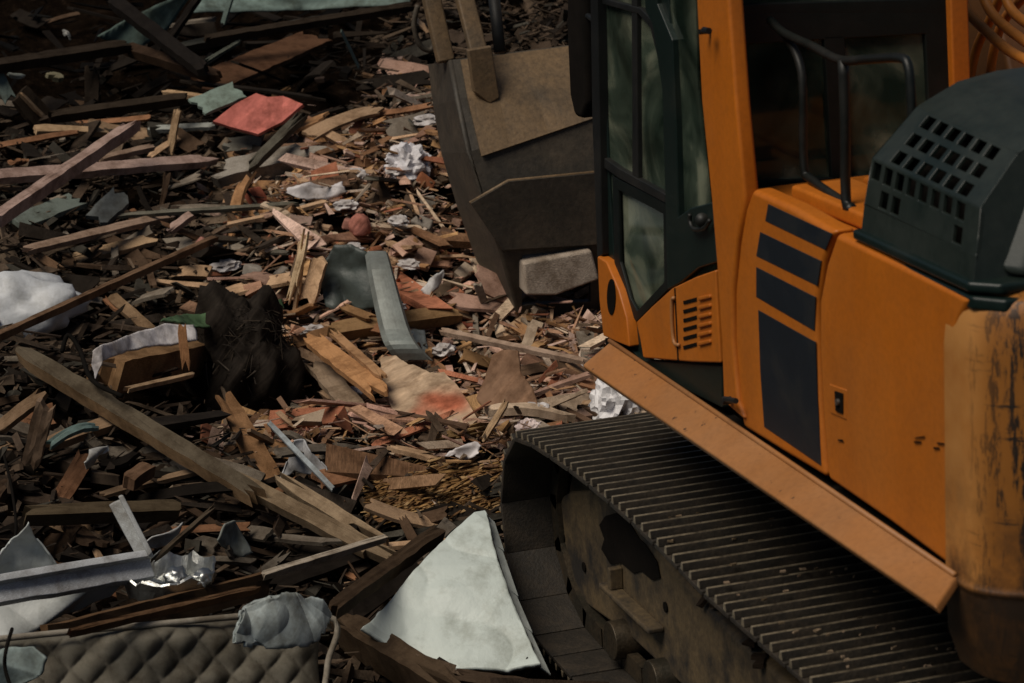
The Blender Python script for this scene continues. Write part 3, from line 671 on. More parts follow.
part(sdr, 'side_plate', 'bucket', bu, solid=.03)
lip = MB(); lip.tube([p+Vector((-.0, 0.0, 0)) for p in [g_[0] for g_ in G]], .017, 8); part(lip, 'edge_bead', 'bucket', bu, smooth=True)
for k in range(5):
    p = back[-1].lerp(G[-1][3]+Vector((.5, 0, 0)), k/4); tt = MB(); tt.prism([p+Vector((0, -.04, .06)), p+Vector((0, .04, .06)), p+Vector((.0, .04, -.02)), p+Vector((0, -.04, -.02))], (.16, 0, -.16)); part(tt, 'tooth', 'bucket', bu, bevel=.01)
# ears and link arms (worn tan, rising from the bucket's top edge)
er = MB(); 
er.prism(tr([(468, 50), (492, 46), (500, 98), (490, 104), (474, 92)], 0, 5.04), (.04, 0, 0)); part(er, 'ear', 'bucket_hi', bu, bevel=.008)
for (a, b_, w0, w1, X, Xt) in (((446, 62), (418, -60), .035, .05, 5.35, 5.5), ((480, 58), (448, -70), .045, .05, 5.1, 5.4)):
    mb = MB(); A = on(*a, 0, X); B = on(*b_, 0, Xt); mb.plank(A, B, .085, .06, (-1, 0, .2), rng, (1, 1, 1), 0, 0, 1.1, 2, 2); part(mb, 'link_arm', 'bucket_hi', bevel=.012)
mb = MB(); mb.tube(ease(tr([(418, 5), (414, 25), (420, 45), (431, 50), (434, 36), (430, 10)], 0, 5.5), 5), .014, 10); part(mb, 'link_hose', 'bucket', smooth=True)
mb = MB(); mb.tube([on(492, -20, 0, 5.5), on(500, 52, 0, 5.3)], .03, 12); part(mb, 'bucket_cylinder', 'black', smooth=True)

# ================================================================== RUBBLE: individual pieces
C_GREYW = (.28, .22, .17); C_PINKW = (.44, .31, .26); C_TAN = (.50, .34, .20); C_RUST = (.26, .105, .05); C_BROWN = (.20, .12, .07)
C_DARK = (.038, .027, .018); C_BLACK = (.012, .009, .007); C_GREEN = (.10, .14, .115); C_TEAL = (.15, .20, .18); C_PALE = (.42, .36, .29); C_WHITE = (.62, .62, .60); C_RED = (.34, .07, .05); C_DUST = (.36, .25, .18)
HERO = []      # (image-free reference: location, short name)
UPC = Vector((-.55, .15, .8)).normalized()
def board(name, label, cat, a, b_, wpx, th, col, dza=.1, dzb=.1, m='wood', jag=.06, bend=0, taper=1, nrm=None, short=None, group=None, seed=None, endcol=None, cols=4):
    A = hit(*a, dza); B = hit(*b_, dzb); s = pxm((A+B)/2)
    mb = MB(); mb.plank(A, B, wpx/s, th, nrm or UPC, random.Random(seed or int(a[0]*7+a[1]*13+b_[0])), col, jag, bend, taper, cols, 6, endcol)
    o = mb.build(name, MT[m]); tag(o, label, cat, group)
    HERO.append(((A+B)/2, short or label)) if short else None
    return o
def sheet(name, label, cat, pts, col, th=.006, m='sheet', wr=.02, cuts=4, short=None, fs=5, smooth=True, lift=None, sharp=0, edge=.008, stain=None, crease=0):
    """pts = [(px,py,dz)] outline -> real sheet lying on the rubble, wrinkled, with thickness"""
    P = [hit(x, y, dz) for x, y, dz in pts]
    bm = bmesh.new(); vs = [bm.verts.new(p) for p in P]; f = bm.faces.new(vs); bmesh.ops.triangulate(bm, faces=[f])
    n = sum((f.normal*f.calc_area() for f in bm.faces), Vector())
    for f in bm.faces: f.normal_update()
    n = Vector()
    for f in bm.faces: n += f.normal*f.calc_area()
    n.normalize()
    if n.z < 0: n = -n
    for _ in range(cuts): bmesh.ops.subdivide_edges(bm, edges=bm.edges[:], cuts=1, use_grid_fill=True)
    bmesh.ops.beautify_fill(bm, faces=bm.faces, edges=bm.edges)
    sd = sum(ord(ch_) for ch_ in label)*.37
    c0 = sum(P, Vector())/len(P)
    for v in bm.verts:
        q = v.co*fs+Vector((sd, sd*.3, 0)); k = noise.fractal(q, 1, 2, 3)
        if sharp: k = abs(noise.noise(q))*2-.6+noise.noise(q*2.3)*.3
        v.co += n*(k*wr)
        if crease: v.co += n*crease*(abs(noise.noise(v.co*3.1+Vector((2, 7, 1))))**.7*1.4+abs(noise.noise(v.co*8+Vector((5, 1, 3))))*.35)
        if v.is_boundary: v.co += (noise.noise_vector(v.co*9)+noise.noise_vector(v.co*31)*.6)*edge*.8
    cen = Vector((c0.x, c0.y, min(v.co.z for v in bm.verts)))
    for v in bm.verts: v.co -= cen
    bmesh.ops.recalc_face_normals(bm, faces=bm.faces)
    me = bpy.data.meshes.new(name); uvl = bm.loops.layers.uv.new('UVMap'); cl = bm.loops.layers.float_color.new('Col')
    for f in bm.faces:
        for l in f.loops:
            l[uvl].uv = (l.vert.co.x, l.vert.co.y+l.vert.co.z); cc_ = col
            if stain:
                k = sst(1.0, .35, (l.vert.co+cen-hit(*stain[:3])).length/stain[3]+noise.noise(l.vert.co*9)*.4); cc_ = tuple(a_*(1-k)+b_*k for a_, b_ in zip(col, stain[4]))
            l[cl] = (*cc_, 1)
    bm.to_mesh(me); bm.free(); me.materials.append(MT[m])
    if smooth: me.polygons.foreach_set('use_smooth', [True]*len(me.polygons))
    o = bpy.data.objects.new(name, me); COL.objects.link(o); o.location = cen
    md = o.modifiers.new('thickness', 'SOLIDIFY'); md.thickness = th; md.offset = -1
    tag(o, label, cat)
    if short: HERO.append((c0, short))
    return o
def blob(name, label, cat, px, py, rx, ry, rz, col, m='cloth', dz=.0, amp=.25, fs=3, short=None, sub=4, rot=0, parent=None, sharp=False):
    """rx, ry in image pixels across / metres deep, rz metres high"""
    c0 = hit(px, py, dz); s = pxm(c0); bm = bmesh.new(); bmesh.ops.create_icosphere(bm, subdivisions=sub, radius=1)
    sd = sum(ord(ch_) for ch_ in label)*.31; mr = Matrix.Rotation(rot-YAW, 3, 'Z')
    for v in bm.verts:
        k = noise.fractal(v.co*fs+Vector((sd, 0, 0)), 1, 2, 4)
        if sharp: k = (1-abs(noise.noise(v.co*fs+Vector((sd, 0, 0))))*2.6)+noise.noise(v.co*fs*2.7)*.35
        u = v.co*(1+amp*k); v.co = mr @ Vector((u.x*ry, u.y*rx/s, u.z*rz))
        v.co.z = max(v.co.z, -rz*.5)
    me = bpy.data.meshes.new(name); uvl = bm.loops.layers.uv.new('UVMap'); cl = bm.loops.layers.float_color.new('Col')
    for f in bm.faces:
        for l in f.loops: l[uvl].uv = (l.vert.co.x, l.vert.co.y+l.vert.co.z); l[cl] = (*col, 1)
    bm.to_mesh(me); bm.free(); me.materials.append(MT[m]); me.polygons.foreach_set('use_smooth', [not sharp]*len(me.polygons))
    o = bpy.data.objects.new(name, me); COL.objects.link(o); o.location = c0; tag(o, label, cat)
    if short: HERO.append((c0, short))
    return o
B = board
# --- back of the heap, dark timbers and panels
sheet('siding_panel', 'pale green ribbed siding sheet lying across the very top edge of the heap', 'siding', [(192, -14, .35), (412, -16, .35), (410, 5, .3), (300, 11, .3), (192, 13, .3)], C_TEAL, .01, 'board', .01, 3, 'the ribbed siding')
sheet('wall_panel', 'grey green wall panel slanting behind the crossed dark beams', 'panel', [(98, 36, .25), (150, 8, .4), (196, -12, .45), (170, 28, .25), (140, 48, .2), (112, 44, .2)], (.085, .12, .105), .015, 'board', .008, 3, 'the grey green wall panel')
B('dark_beam', 'black beam slanting down to the right across the grey green panel', 'beam', (112, 0), (205, 72), 14, .06, C_BLACK, .5, .35, short='the slanting black beam')
B('dark_beam', 'dark thin beam crossing beside the grey green panel near the top', 'beam', (205, -12), (165, 46), 6, .04, C_BLACK, .55, .3)
B('dark_beam', 'long dark timber sloping gently upward near the top left corner', 'beam', (-15, 68), (128, 46), 11, .06, C_DARK, .35, .35, short='the long dark timber')
B('dark_beam', 'long blackened timber under the brown board on the left of the back heap', 'beam', (45, 118), (190, 98), 9, .06, C_DARK, .25, .25, short='the blackened timber')
B('dark_beam', 'brown black timber running right from the long dark timber', 'beam', (125, 48), (220, 78), 12, .06, (.045, .026, .015), .3, .28)
B('dark_post', 'short dark upright post in the shadows of the back heap', 'post', (92, 112), (92, 66), 14, .05, C_DARK, .08, .30)
B('long_rail', 'very long dark rail beneath the ribbed siding at the back', 'rail', (205, 40), (415, 6), 7, .05, C_DARK, .4, .35, short='the long dark rail')
B('long_rail', 'second dark rail sagging behind the brown board', 'rail', (160, 52), (330, 18), 8, .05, (.04, .04, .034), .3, .3)
B('wall_board', 'wide reddish brown board lying behind the pink and green panels', 'board', (196, 88), (318, 37), 36, .03, (.12, .06, .032), .16, .16, jag=.12, cols=6, short='the wide reddish brown board')
B('panel_piece', 'pale green painted panel joined to the pink one', 'panel', (196, 108), (240, 90), 27, .02, (.21, .27, .23), .30, .31, 'board', .03, taper=.9, cols=6, short='the green panel')
sheet('panel_piece', 'pink red painted panel with a ragged top edge', 'panel', [(213, 121, .27), (235, 104, .3), (256, 93, .32), (268, 97, .32), (283, 96, .3), (303, 104, .3), (282, 122, .27), (258, 134, .25), (236, 128, .26)], (.50, .15, .12), .02, 'board', .0015, 3, 'the pink panel', edge=.002, smooth=False)
B('panel_piece', 'pale grey slab tucked underneath the pink panel', 'panel', (222, 147), (262, 143), 18, .03, (.19, .18, .15), .08, .08, 'board')
B('metal_bracket', 'thin grey metal strip with bent end standing behind the brown board', 'bracket', (341, 30), (359, 68), 4, .008, C_TEAL, .35, .12, 'board', .01, short='the bent metal strip')
B('batten', 'pale green batten leaning against the ribbed siding', 'batten', (223, 24), (233, -8), 5, .02, C_TEAL, .3, .5, 'board', .01)
B('batten', 'grey batten lying left of the wide reddish brown board', 'batten', (205, 62), (242, 40), 4, .02, (.10, .11, .09), .3, .3)
B('stick', 'short pale stick standing upright before the dark hollow', 'stick', (169, 158), (178, 108), 7, .025, C_TAN, .05, .3, short='the upright pale stick')
B('stick', 'pale yellow stick above the green panel', 'stick', (162, 92), (205, 98), 5, .03, C_TAN, .2, .2)
B('pale_strip', 'whitish grey strip on the ground below the upright pale stick', 'strip', (146, 130), (218, 126), 7, .03, (.32, .33, .30), .1, .1, short='the whitish strip')
B('board', 'tan board end poking from the dark hollow behind the round pole', 'board', (34, 130), (105, 132), 10, .04, C_TAN, .15, .12, jag=.03, short='the tan board end')
B('board', 'dark wide plank leaning inward beside a thin bright edge at far left', 'plank', (18, 92), (50, 128), 26, .03, C_DARK, .3, .08, jag=.02)
B('stick', 'thin bright yellow edge strip at far left', 'strip', (19, 92), (47, 121), 4, .02, C_TAN, .33, .12)
B('broken_pole', 'long round pinkish grey pole reaching from the left edge up to a splintered tip', 'pole', (-12, 226), (136, 124), 11, .07, C_PINKW, .25, .38, jag=.12, cols=5, short='the long pinkish pole')
B('long_board', 'long pinkish grey weathered board running right from the left edge', 'board', (-15, 178), (216, 160), 14, .045, C_PINKW, .18, .14, jag=.1, short='the long pinkish board')
B('stick', 'pale splintered stick across the end of the round pole', 'stick', (98, 160), (153, 147), 7, .03, C_DUST, .2, .2)
B('log', 'thick grey splintered log below the pink panel', 'log', (212, 178), (338, 150), 23, .12, (.30, .27, .23), .12, .1, jag=.25, cols=5, short='the grey log')
B('log', 'grey twisted split branch rising left of the grey log', 'branch', (240, 178), (306, 112), 9, .05, (.12, .11, .085), .15, .35, jag=.15, short='the twisted branch')
B('grey_slab', 'flat blue grey broken slab standing left of centre', 'slab', (95, 222), (124, 194), 24, .03, (.135, .145, .14), .14, .22, 'board', .05, short='the blue grey slab')
B('painted_board', 'weathered green grey board with nail holes below the round pole', 'board', (12, 226), (80, 199), 24, .03, (.14, .165, .145), .12, .14, 'board', .06, cols=5, short='the green grey board')
B('board', 'long tan board sloping up to the right above the left white bag', 'board', (24, 251), (168, 216), 10, .03, C_DUST, .15, .13, short='the long tan board')
B('board', 'pale brown board under the long tan board', 'board', (70, 260), (160, 238), 13, .03, C_TAN, .07, .07)
B('stick', 'short pink grey lath ending beside the long dark pole', 'lath', (168, 232), (194, 213), 9, .03, C_PINKW, .15, .22)
B('long_stick', 'long dark thin pole reaching from the left edge over the white bag', 'pole', (-14, 342), (216, 238), 6, .035, C_BROWN, .33, .22, jag=.1, short='the long dark pole')
B('long_stick', 'thin grey branch over the green grey rubble right of the blue slab', 'branch', (118, 216), (300, 204), 4, .025, (.15, .14, .11), .2, .18)
B('plank', 'short tan plank pointing down to the right behind the covered box', 'plank', (110, 296), (152, 332), 12, .03, (.25, .165, .095), .12, .1, jag=.03, short='the short tan plank')
B('stick', 'rusty brown stick below the left end of the long tan board', 'stick', (30, 252), (62, 272), 9, .03, C_BROWN, .12, .12)
# --- bags, box, cloth, dark clump
blob('stuffed_bag', 'bulging white plastic bag lying at the left edge under the long dark pole', 'bag', 22, 310, 62, .24, .17, (.50, .52, .54), 'sheet', .12, .30, 1.6, 'the bulging white bag')
B('wooden_box', 'brown wooden box side under the white cloth left of the dark clump', 'box', (104, 372), (196, 352), 36, .16, (.27, .16, .08), .12, .14, jag=.04, cols=5, short='the wooden box')
sheet('white_cloth', 'white cloth draped over the brown wooden box', 'cloth', [(92, 352, .33), (100, 346, .36), (132, 334, .38), (165, 323, .38), (195, 324, .38), (197, 340, .36), (160, 345, .34), (130, 350, .33), (102, 362, .3), (96, 378, .24), (90, 366, .27)], (.60, .57, .57), .01, 'cloth', .02, 4, 'the white cloth', edge=.003)
sheet('green_cloth', 'green plastic sheet strip crumpled behind the dark clump', 'sheet', [(160, 322, .36), (188, 312, .38), (225, 310, .4), (262, 300, .36), (282, 298, .34), (285, 306, .33), (250, 314, .36), (215, 324, .38), (190, 326, .37)], (.07, .12, .06), .008, 'cloth', .03, 4, 'the green sheet')
blob('red_rag', 'small dark red rag on the green sheet', 'rag', 263, 314, 13, .05, .04, (.28, .02, .025), 'cloth', .32, .2, 3, 'the red rag')
B('stick', 'orange brown lath standing in front of the white cloth', 'lath', (187, 372), (181, 324), 9, .02, (.26, .13, .06), .30, .46, nrm=(-1, .2, .2))
B('stick', 'splintered lath lying under the wooden box', 'lath', (126, 390), (196, 374), 6, .02, C_TAN, .2, .24)
B('beam', 'long weathered beam slanting from the left down to the white sheet', 'beam', (18, 352), (262, 500), 16, .08, (.11, .088, .06), .22, .24, jag=.1, cols=5, short='the long weathered beam', endcol=(.34, .22, .12))
B('beam', 'lower split end of the weathered beam with bright torn fibres', 'beam', (225, 474), (405, 568), 16, .05, (.24, .175, .11), .22, .14, jag=.25, cols=6, short='the split beam end')
B('beam', 'second grey timber alongside the split beam end', 'beam', (275, 478), (384, 545), 14, .05, (.34, .25, .16), .2, .14, jag=.2)
# --- standing and bright wood, metal, brick in the middle
B('splinter', 'tall pale splinter standing left of the black bin', 'splinter', (289, 306), (308, 228), 8, .02, (.78, .58, .36), .1, .52, nrm=(-.6, .5, .5), jag=.15, short='the tall pale splinter')
B('splinter', 'second tall splinter leaning beside the first', 'splinter', (296, 312), (302, 240), 6, .02, (.66, .46, .28), .06, .44, nrm=(-.6, .5, .5), jag=.12)
B('board_piece', 'bright tan board piece standing between the tall splinters and the black bin', 'board', (306, 306), (322, 254), 20, .02, (.76, .50, .30), .1, .40, nrm=(-.6, .5, .5), jag=.05, taper=.9, short='the standing tan board')
sheet('crushed_bin', 'crushed dark grey plastic bin in the middle of the heap', 'bin', [(326, 262, .3), (334, 246, .38), (350, 243, .4), (366, 250, .38), (380, 262, .33), (386, 285, .22), (378, 304, .12), (352, 308, .1), (326, 304, .1), (322, 284, .2)], (.050, .062, .056), .012, 'sheet', .05, 4, 'the crushed bin', fs=3, crease=.10)
def gutter():
    mb = MB(); pts = [(377, 252, .42), (381, 270, .40), (388, 300, .30), (396, 330, .22), (403, 345, .2), (416, 360, .12)]
    P = ease([hit(x, y, dz) for x, y, dz in pts], 4); rows = []
    for k, p in enumerate(P):
        s = pxm(p); row = []
        for a in range(9):
            q = (a/8-.5); row.append(p+R2*(q*(22+14*k/len(P))/s)+Vector((-1, .1, .5)).normalized()*(.012*math.cos(q*2.6)-(.03 if a in (0, 8) else 0)))
        rows.append(mb.add(row))
    for a, b_ in zip(rows, rows[1:]):
        for k in range(8): mb.face([a+k, a+k+1, b_+k+1, b_+k])
    o = mb.build('metal_gutter', MT['gutter'], smooth=False, solid=.006); tag(o, 'curved grey galvanised gutter length hanging down right of the crushed bin', 'gutter'); HERO.append((P[5], 'the curved gutter'))
gutter()
sheet('metal_scrap', 'bent galvanised scrap below the curved gutter under the thick brown plank', 'scrap', [(398, 330, .1), (424, 328, .12), (428, 345, .1), (428, 360, .06), (418, 358, .06), (404, 350, .08)], (.26, .29, .29), .006, 'board', .02, 3, 'the bent scrap')
blob('brick', 'pink brick lump above the crushed bin', 'brick', 360, 227, 11, .06, .07, (.42, .17, .13), 'brick', .07, .10, 2, 'the pink brick')
B('plank', 'thick brown plank lying across the heap below the crushed bin', 'plank', (328, 333), (460, 313), 16, .07, (.30, .18, .085), .16, .14, jag=.05, cols=5, short='the thick brown plank')
B('lath', 'pointed orange lath above the thick brown plank', 'lath', (340, 306), (376, 320), 8, .02, (.30, .17, .08), .2, .16)
blob('white_rag', 'crumpled white rag with an orange patch high on the heap left of the bucket', 'rag', 408, 167, 19, .13, .10, (.62, .60, .62), 'sheet', .06, .42, 2.2, 'the white rag', sharp=True)
sheet('paper_sheet', 'torn white paper lying above the pink brick', 'paper', [(280, 190, .12), (300, 186, .15), (325, 187, .14), (342, 182, .15), (346, 195, .1), (325, 200, .09), (300, 198, .1)], (.55, .52, .52), .004, 'cloth', .05, 4, 'the torn paper', edge=.03)
sheet('paper_sheet', 'white foil strip scrap low beside the bucket side plate', 'paper', [(420, 290, .12), (436, 276, .2), (446, 270, .2), (442, 284, .14), (428, 298, .1)], (.60, .60, .60), .004, 'cloth', .02, 3, 'the foil strip', edge=.02)
B('splinter', 'pale upright splinter leaning on the foot of the bucket', 'splinter', (488, 312), (477, 283), 8, .02, C_PALE, .05, .3, nrm=(-1, .2, .2))
sheet('plywood_piece', 'broken pale plywood sheet with a reddish stain right of the split orange boards', 'plywood', [(380, 358, .22), (396, 356, .23), (408, 364, .22), (430, 372, .2), (444, 371, .2), (456, 384, .17), (470, 405, .13), (478, 420, .1), (462, 432, .08), (430, 434, .08), (410, 424, .1), (392, 408, .13), (384, 390, .17)], (.50, .36, .24), .014, 'board', .012, 4, 'the plywood sheet', edge=.003, smooth=False, stain=(442, 408, .12, .17, (.42, .13, .07)))
B('split_board', 'orange brown split boards fanned out right of the dark clump', 'boards', (308, 336), (384, 396), 20, .03, (.52, .27, .12), .28, .2, jag=.22, cols=7, short='the split orange boards', endcol=(.42, .22, .1))
B('split_board', 'second orange split board just above the fanned boards', 'board', (330, 330), (384, 378), 9, .02, (.46, .26, .13), .3, .24, jag=.15)
B('split_board', 'greyish torn board sliding below the orange split boards', 'board', (315, 362), (372, 430), 22, .03, (.30, .22, .15), .16, .08, jag=.15, cols=6)
sheet('rusty_sheet', 'rust brown torn cardboard standing right of the plywood sheet', 'cardboard', [(478, 400, .12), (486, 378, .18), (492, 356, .26), (505, 350, .28), (518, 352, .27), (520, 372, .2), (532, 388, .16), (540, 410, .1), (538, 424, .06), (510, 426, .06), (488, 418, .08)], (.24, .14, .085), .01, 'board', .03, 4, 'the rust brown cardboard')
B('long_stick', 'long pale lath reaching right to the orange skirt', 'lath', (440, 331), (586, 362), 7, .025, (.42, .30, .22), .16, .2, jag=.06, short='the long pale lath')
B('plank', 'light yellow splintered plank below the plywood sheet', 'plank', (414, 446), (502, 424), 12, .03, (.34, .22, .10), .1, .08, jag=.2, cols=5, short='the yellow splintered plank')
B('stick', 'thin tan stick crossing the yellow splintered plank', 'stick', (482, 442), (508, 400), 6, .02, C_TAN, .08, .22)
B('board', 'pinkish flat board left of the upper end of the skirt', 'board', (528, 352), (590, 356), 16, .03, (.30, .19, .15), .06, .06, jag=.05, short='the pinkish flat board')
blob('white_rag', 'white crumpled lump lying just behind the front of the track', 'rag', 617, 405, 20, .10, .10, (.68, .67, .68), 'sheet', .12, .45, 2.2, 'the white lump', sharp=True)
blob('white_rag', 'small pale pink white scrap above the tip of the track', 'rag', 530, 430, 12, .06, .035, (.62, .52, .50), 'sheet', .06, .45, 2.2, sharp=True)
sheet('paper_sheet', 'small white crumpled paper below the yellow plank', 'paper', [(446, 455, .12), (462, 446, .14), (482, 444, .13), (480, 454, .1), (464, 460, .08)], (.66, .62, .62), .004, 'cloth', .04, 3, 'the crumpled paper', edge=.03)
B('brick_piece', 'pale pink broken brick behind the front of the track', 'brick', (575, 418), (604, 414), 11, .06, (.38, .25, .19), .08, .08, 'brick', .02, short='the pale brick')
# --- dark matted clump
blob('matted_clump', 'large dark matted clump of roots and fibres left of the split boards', 'clump', 246, 372, 50, .26, .40, (.022, .017, .013), 'wood', .10, .38, 1.7, 'the dark matted clump', sub=5)
# --- metal strip, plastic
B('metal_strip', 'shiny grey metal strip leaning below the dark clump', 'strip', (268, 422), (334, 490), 5, .012, (.32, .36, .38), .28, .2, 'board', .01, short='the metal strip')
sheet('plastic_piece', 'white plastic scrap behind the shiny metal strip', 'plastic', [(276, 484, .1), (286, 462, .16), (294, 440, .26), (304, 438, .26), (312, 452, .22), (326, 468, .16), (328, 476, .13), (306, 474, .12), (292, 472, .12)], (.46, .47, .49), .005, 'cloth', .03, 4, 'the white plastic scrap')
B('plank', 'short grey brown plank standing up near the left edge', 'plank', (30, 468), (46, 402), 19, .03, (.20, .135, .09), .1, .42, nrm=(-1, .3, .3), jag=.04, short='the short standing plank')
B('stick', 'tan split board leaning toward the short standing plank', 'board', (-10, 436), (46, 392), 13, .03, (.23, .15, .09), .12, .28, jag=.1)
B('teal_strip', 'pale teal painted strip beside the standing plank', 'strip', (48, 446), (98, 426), 9, .02, (.13, .19, .18), .2, .2, 'board', .04, bend=.03, short='the teal strip')
sheet('plastic_piece', 'small white torn plastic below the long weathered beam', 'plastic', [(84, 462, .2), (90, 450, .22), (110, 446, .2), (112, 452, .18), (96, 458, .17), (88, 470, .15)], (.48, .48, .46), .005, 'cloth', .02, 3, 'the torn white plastic')
B('block', 'short brown wood block under the long weathered beam', 'block', (126, 484), (150, 468), 14, .06, (.17, .10, .06), .14, .16, jag=.02)
B('toothed_beam', 'dark notched beam lying level above the white window frame', 'beam', (22, 516), (180, 510), 13, .07, (.095, .07, .042), .2, .2, jag=.04, short='the notched beam')
# --- white window frame, plastic sheets, tray
B('block', 'pale small block glimpsed in the dark hollow near the top left', 'block', (50, 78), (64, 76), 14, .03, (.22, .20, .13), .12, .12, 'board')
B('stick', 'small white splinter near the top left corner of the heap', 'splinter', (8, 75), (26, 77), 5, .02, (.38, .42, .40), .25, .25)
B('stick', 'curved white strip fragment above the long dark timber', 'strip', (60, 30), (72, 40), 4, .01, (.4, .4, .38), .42, .4, bend=.03)
B('pipe_piece', 'grey green bent sheet edge at the far left below the dark timber', 'sheet', (-8, 64), (12, 104), 13, .02, (.10, .13, .12), .3, .22, 'board')
def profile(a, b_, wpx, label, dza, dzb, short=None, col=(.58, .60, .60)):
    A = hit(*a, dza); Bp = hit(*b_, dzb); s = pxm((A+Bp)/2); mb = MB(); n_ = Vector((-.8, .2, .55))
    mb.plank(A, Bp, wpx/s, .05, n_, rng, col, .01, 0, 1, 3, 4)
    up = (Bp-A).cross(n_).normalized(); up = up if up.z > 0 else -up
    mb2 = MB(); off = up*(wpx/s*.35)+n_.normalized()*.045; mb2.plank(A+off, Bp+off, wpx/s*.3, .05, n_, rng, col, .01, 0, 1, 2, 4)
    o = mb.build('window_frame', MT['board'], bevel=.004); tag(o, label, 'window frame'); r = mb2.build('frame_rib', MT['board'], o, bevel=.003)
    if short: HERO.append(((A+Bp)/2, short))
profile((-12, 594), (151, 566), 26, 'long white plastic window frame rail at lower left', .3, .3, 'the white frame rail', (.46, .48, .50))
profile((147, 560), (116, 500), 16, 'short white window frame post standing up from the end of the rail', .32, .52, 'the white frame post', (.5, .52, .52))
sheet('plastic_sheet', 'pointed white plastic sheet standing behind the white frame rail', 'plastic sheet', [(-12, 572, .3), (-8, 562, .35), (10, 540, .42), (28, 521, .5), (36, 535, .42), (50, 552, .36), (60, 566, .3), (66, 576, .25), (30, 586, .22), (-12, 592, .2)], (.42, .45, .44), .006, 'sheet', .03, 4, 'the pointed plastic sheet')
sheet('plastic_sheet', 'curved white sheet hanging below the white frame rail', 'plastic sheet', [(-12, 596, .2), (40, 592, .22), (90, 590, .22), (122, 584, .22), (110, 598, .16), (70, 612, .12), (40, 628, .1), (15, 640, .12), (-12, 652, .12)], (.44, .46, .45), .006, 'sheet', .05, 4, 'the curved white sheet', fs=2.5)
sheet('plastic_sheet', 'white plastic sliver pointing right beside the frame post', 'plastic sheet', [(142, 548, .26), (152, 538, .3), (168, 532, .32), (182, 521, .36), (174, 540, .28), (158, 548, .24)], (.44, .45, .45), .005, 'cloth', .02, 3)
def tray():
    c0 = hit(170, 588, .22); mb = MB(); s = pxm(c0); rx, ry = 46/s, .16; rr = random.Random(8); rows = []
    for (k, z) in ((0.0, 0.0), (.6, .0), (.86, .005), (.93, .045), (1.0, .075), (1.03, .07), (.97, .04), (.9, .0)):
        row = []
        for a in range(40):
            t_ = 2*math.pi*a/40; j = 1+.07*noise.noise(Vector((math.cos(t_)*3, math.sin(t_)*3, z*9)))
            row.append(c0+Vector((math.sin(t_)*ry*k*j, math.cos(t_)*rx*k*j, z+.03*noise.noise(Vector((math.cos(t_)*4, math.sin(t_)*4, 1+z*6))))))
        rows.append(mb.add(row))
    for a, b_ in zip(rows, rows[1:]):
        for k in range(40): mb.face([a+k, a+(k+1) % 40, b_+(k+1) % 40, b_+k])
    o = mb.build('foil_tray', MT['foil'], smooth=False, solid=.003); tag(o, 'crumpled round foil tray on the dark board right of the frame rail', 'tray'); HERO.append((c0, 'the foil tray'))
    for (x, y, l) in ((176, 577, 'silvery crumpled scrap sticking up from the foil tray'), (203, 579, 'white crumpled scrap at the right rim of the foil tray')):
        blob('foil_scrap', l, 'foil', x, y, 11, .04, .035, (.6, .6, .6), 'foil', .30, .5, 3, sub=3)
tray()
B('dark_board', 'long dark board with rusty upper edge sloping below the foil tray', 'board', (44, 640), (268, 584), 26, .05, (.045, .028, .016), .24, .26, nrm=(-1, .3, .25), jag=.03, endcol=(.14, .08, .04), short='the long dark board')
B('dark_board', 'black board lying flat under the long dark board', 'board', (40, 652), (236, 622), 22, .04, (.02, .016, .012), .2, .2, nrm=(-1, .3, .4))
B('lath', 'thin rusty lath under the foil tray board', 'lath', (66, 634), (262, 588), 5, .03, (.15, .085, .045), .34, .36)
B('round_rod', 'pale round rod lying across splintered boards left of the big white sheet', 'rod', (262, 576), (386, 538), 6, .03, (.50, .43, .34), .3, .3, jag=.02, short='the pale rod')
sheet('sheet_metal', 'large creased white sheet metal panel leaning beside the track', 'panel', [(474, 519, .42), (485, 516, .42), (489, 530, .4), (492, 545, .37), (500, 570, .32), (508, 592, .27), (520, 622, .2), (530, 645, .15), (540, 668, .1), (500, 669, .1), (455, 671, .1), (425, 668, .1), (408, 655, .13), (384, 640, .18), (363, 627, .22), (382, 608, .26), (400, 588, .3), (418, 568, .34), (440, 548, .37), (462, 530, .4)], (.50, .56, .53), .02, 'sheet', .03, 5, 'the big white panel', fs=1.7, edge=.003, crease=.022)
P_ = [hit(*q) for q in ((486, 516, .42), (494, 545, .36), (508, 590, .26), (522, 626, .18), (540, 668, .09))]; mb = MB()
for a_, b_ in zip(P_, P_[1:]): mb.prism([a_, b_, b_+Rv*.035-Vector((0, 0, .03)), a_+Rv*.03-Vector((0, 0, .03))], (-.004, 0, .006), (.46, .50, .48))
o = bpy.data.objects['sheet_metal']; mb.build('folded_edge', MT['sheet'], o)
B('dark_plank', 'dark plank edge along the left side of the big white panel', 'plank', (330, 612), (440, 532), 14, .05, (.06, .038, .022), .34, .34, jag=.05, short='the dark plank edge')
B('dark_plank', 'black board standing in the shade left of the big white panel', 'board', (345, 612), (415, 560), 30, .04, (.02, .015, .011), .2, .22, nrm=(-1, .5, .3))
B('rotten_log', 'rotten dark log lying along the bottom edge before the big white panel', 'log', (338, 625), (462, 700), 24, .14, (.075, .05, .03), .12, .08, jag=.2, cols=5, short='the rotten log')
B('rotten_log', 'dark wet plank under the bottom corner of the big white panel', 'plank', (440, 676), (545, 690), 14, .05, (.06, .04, .026), .08, .06, jag=.1)
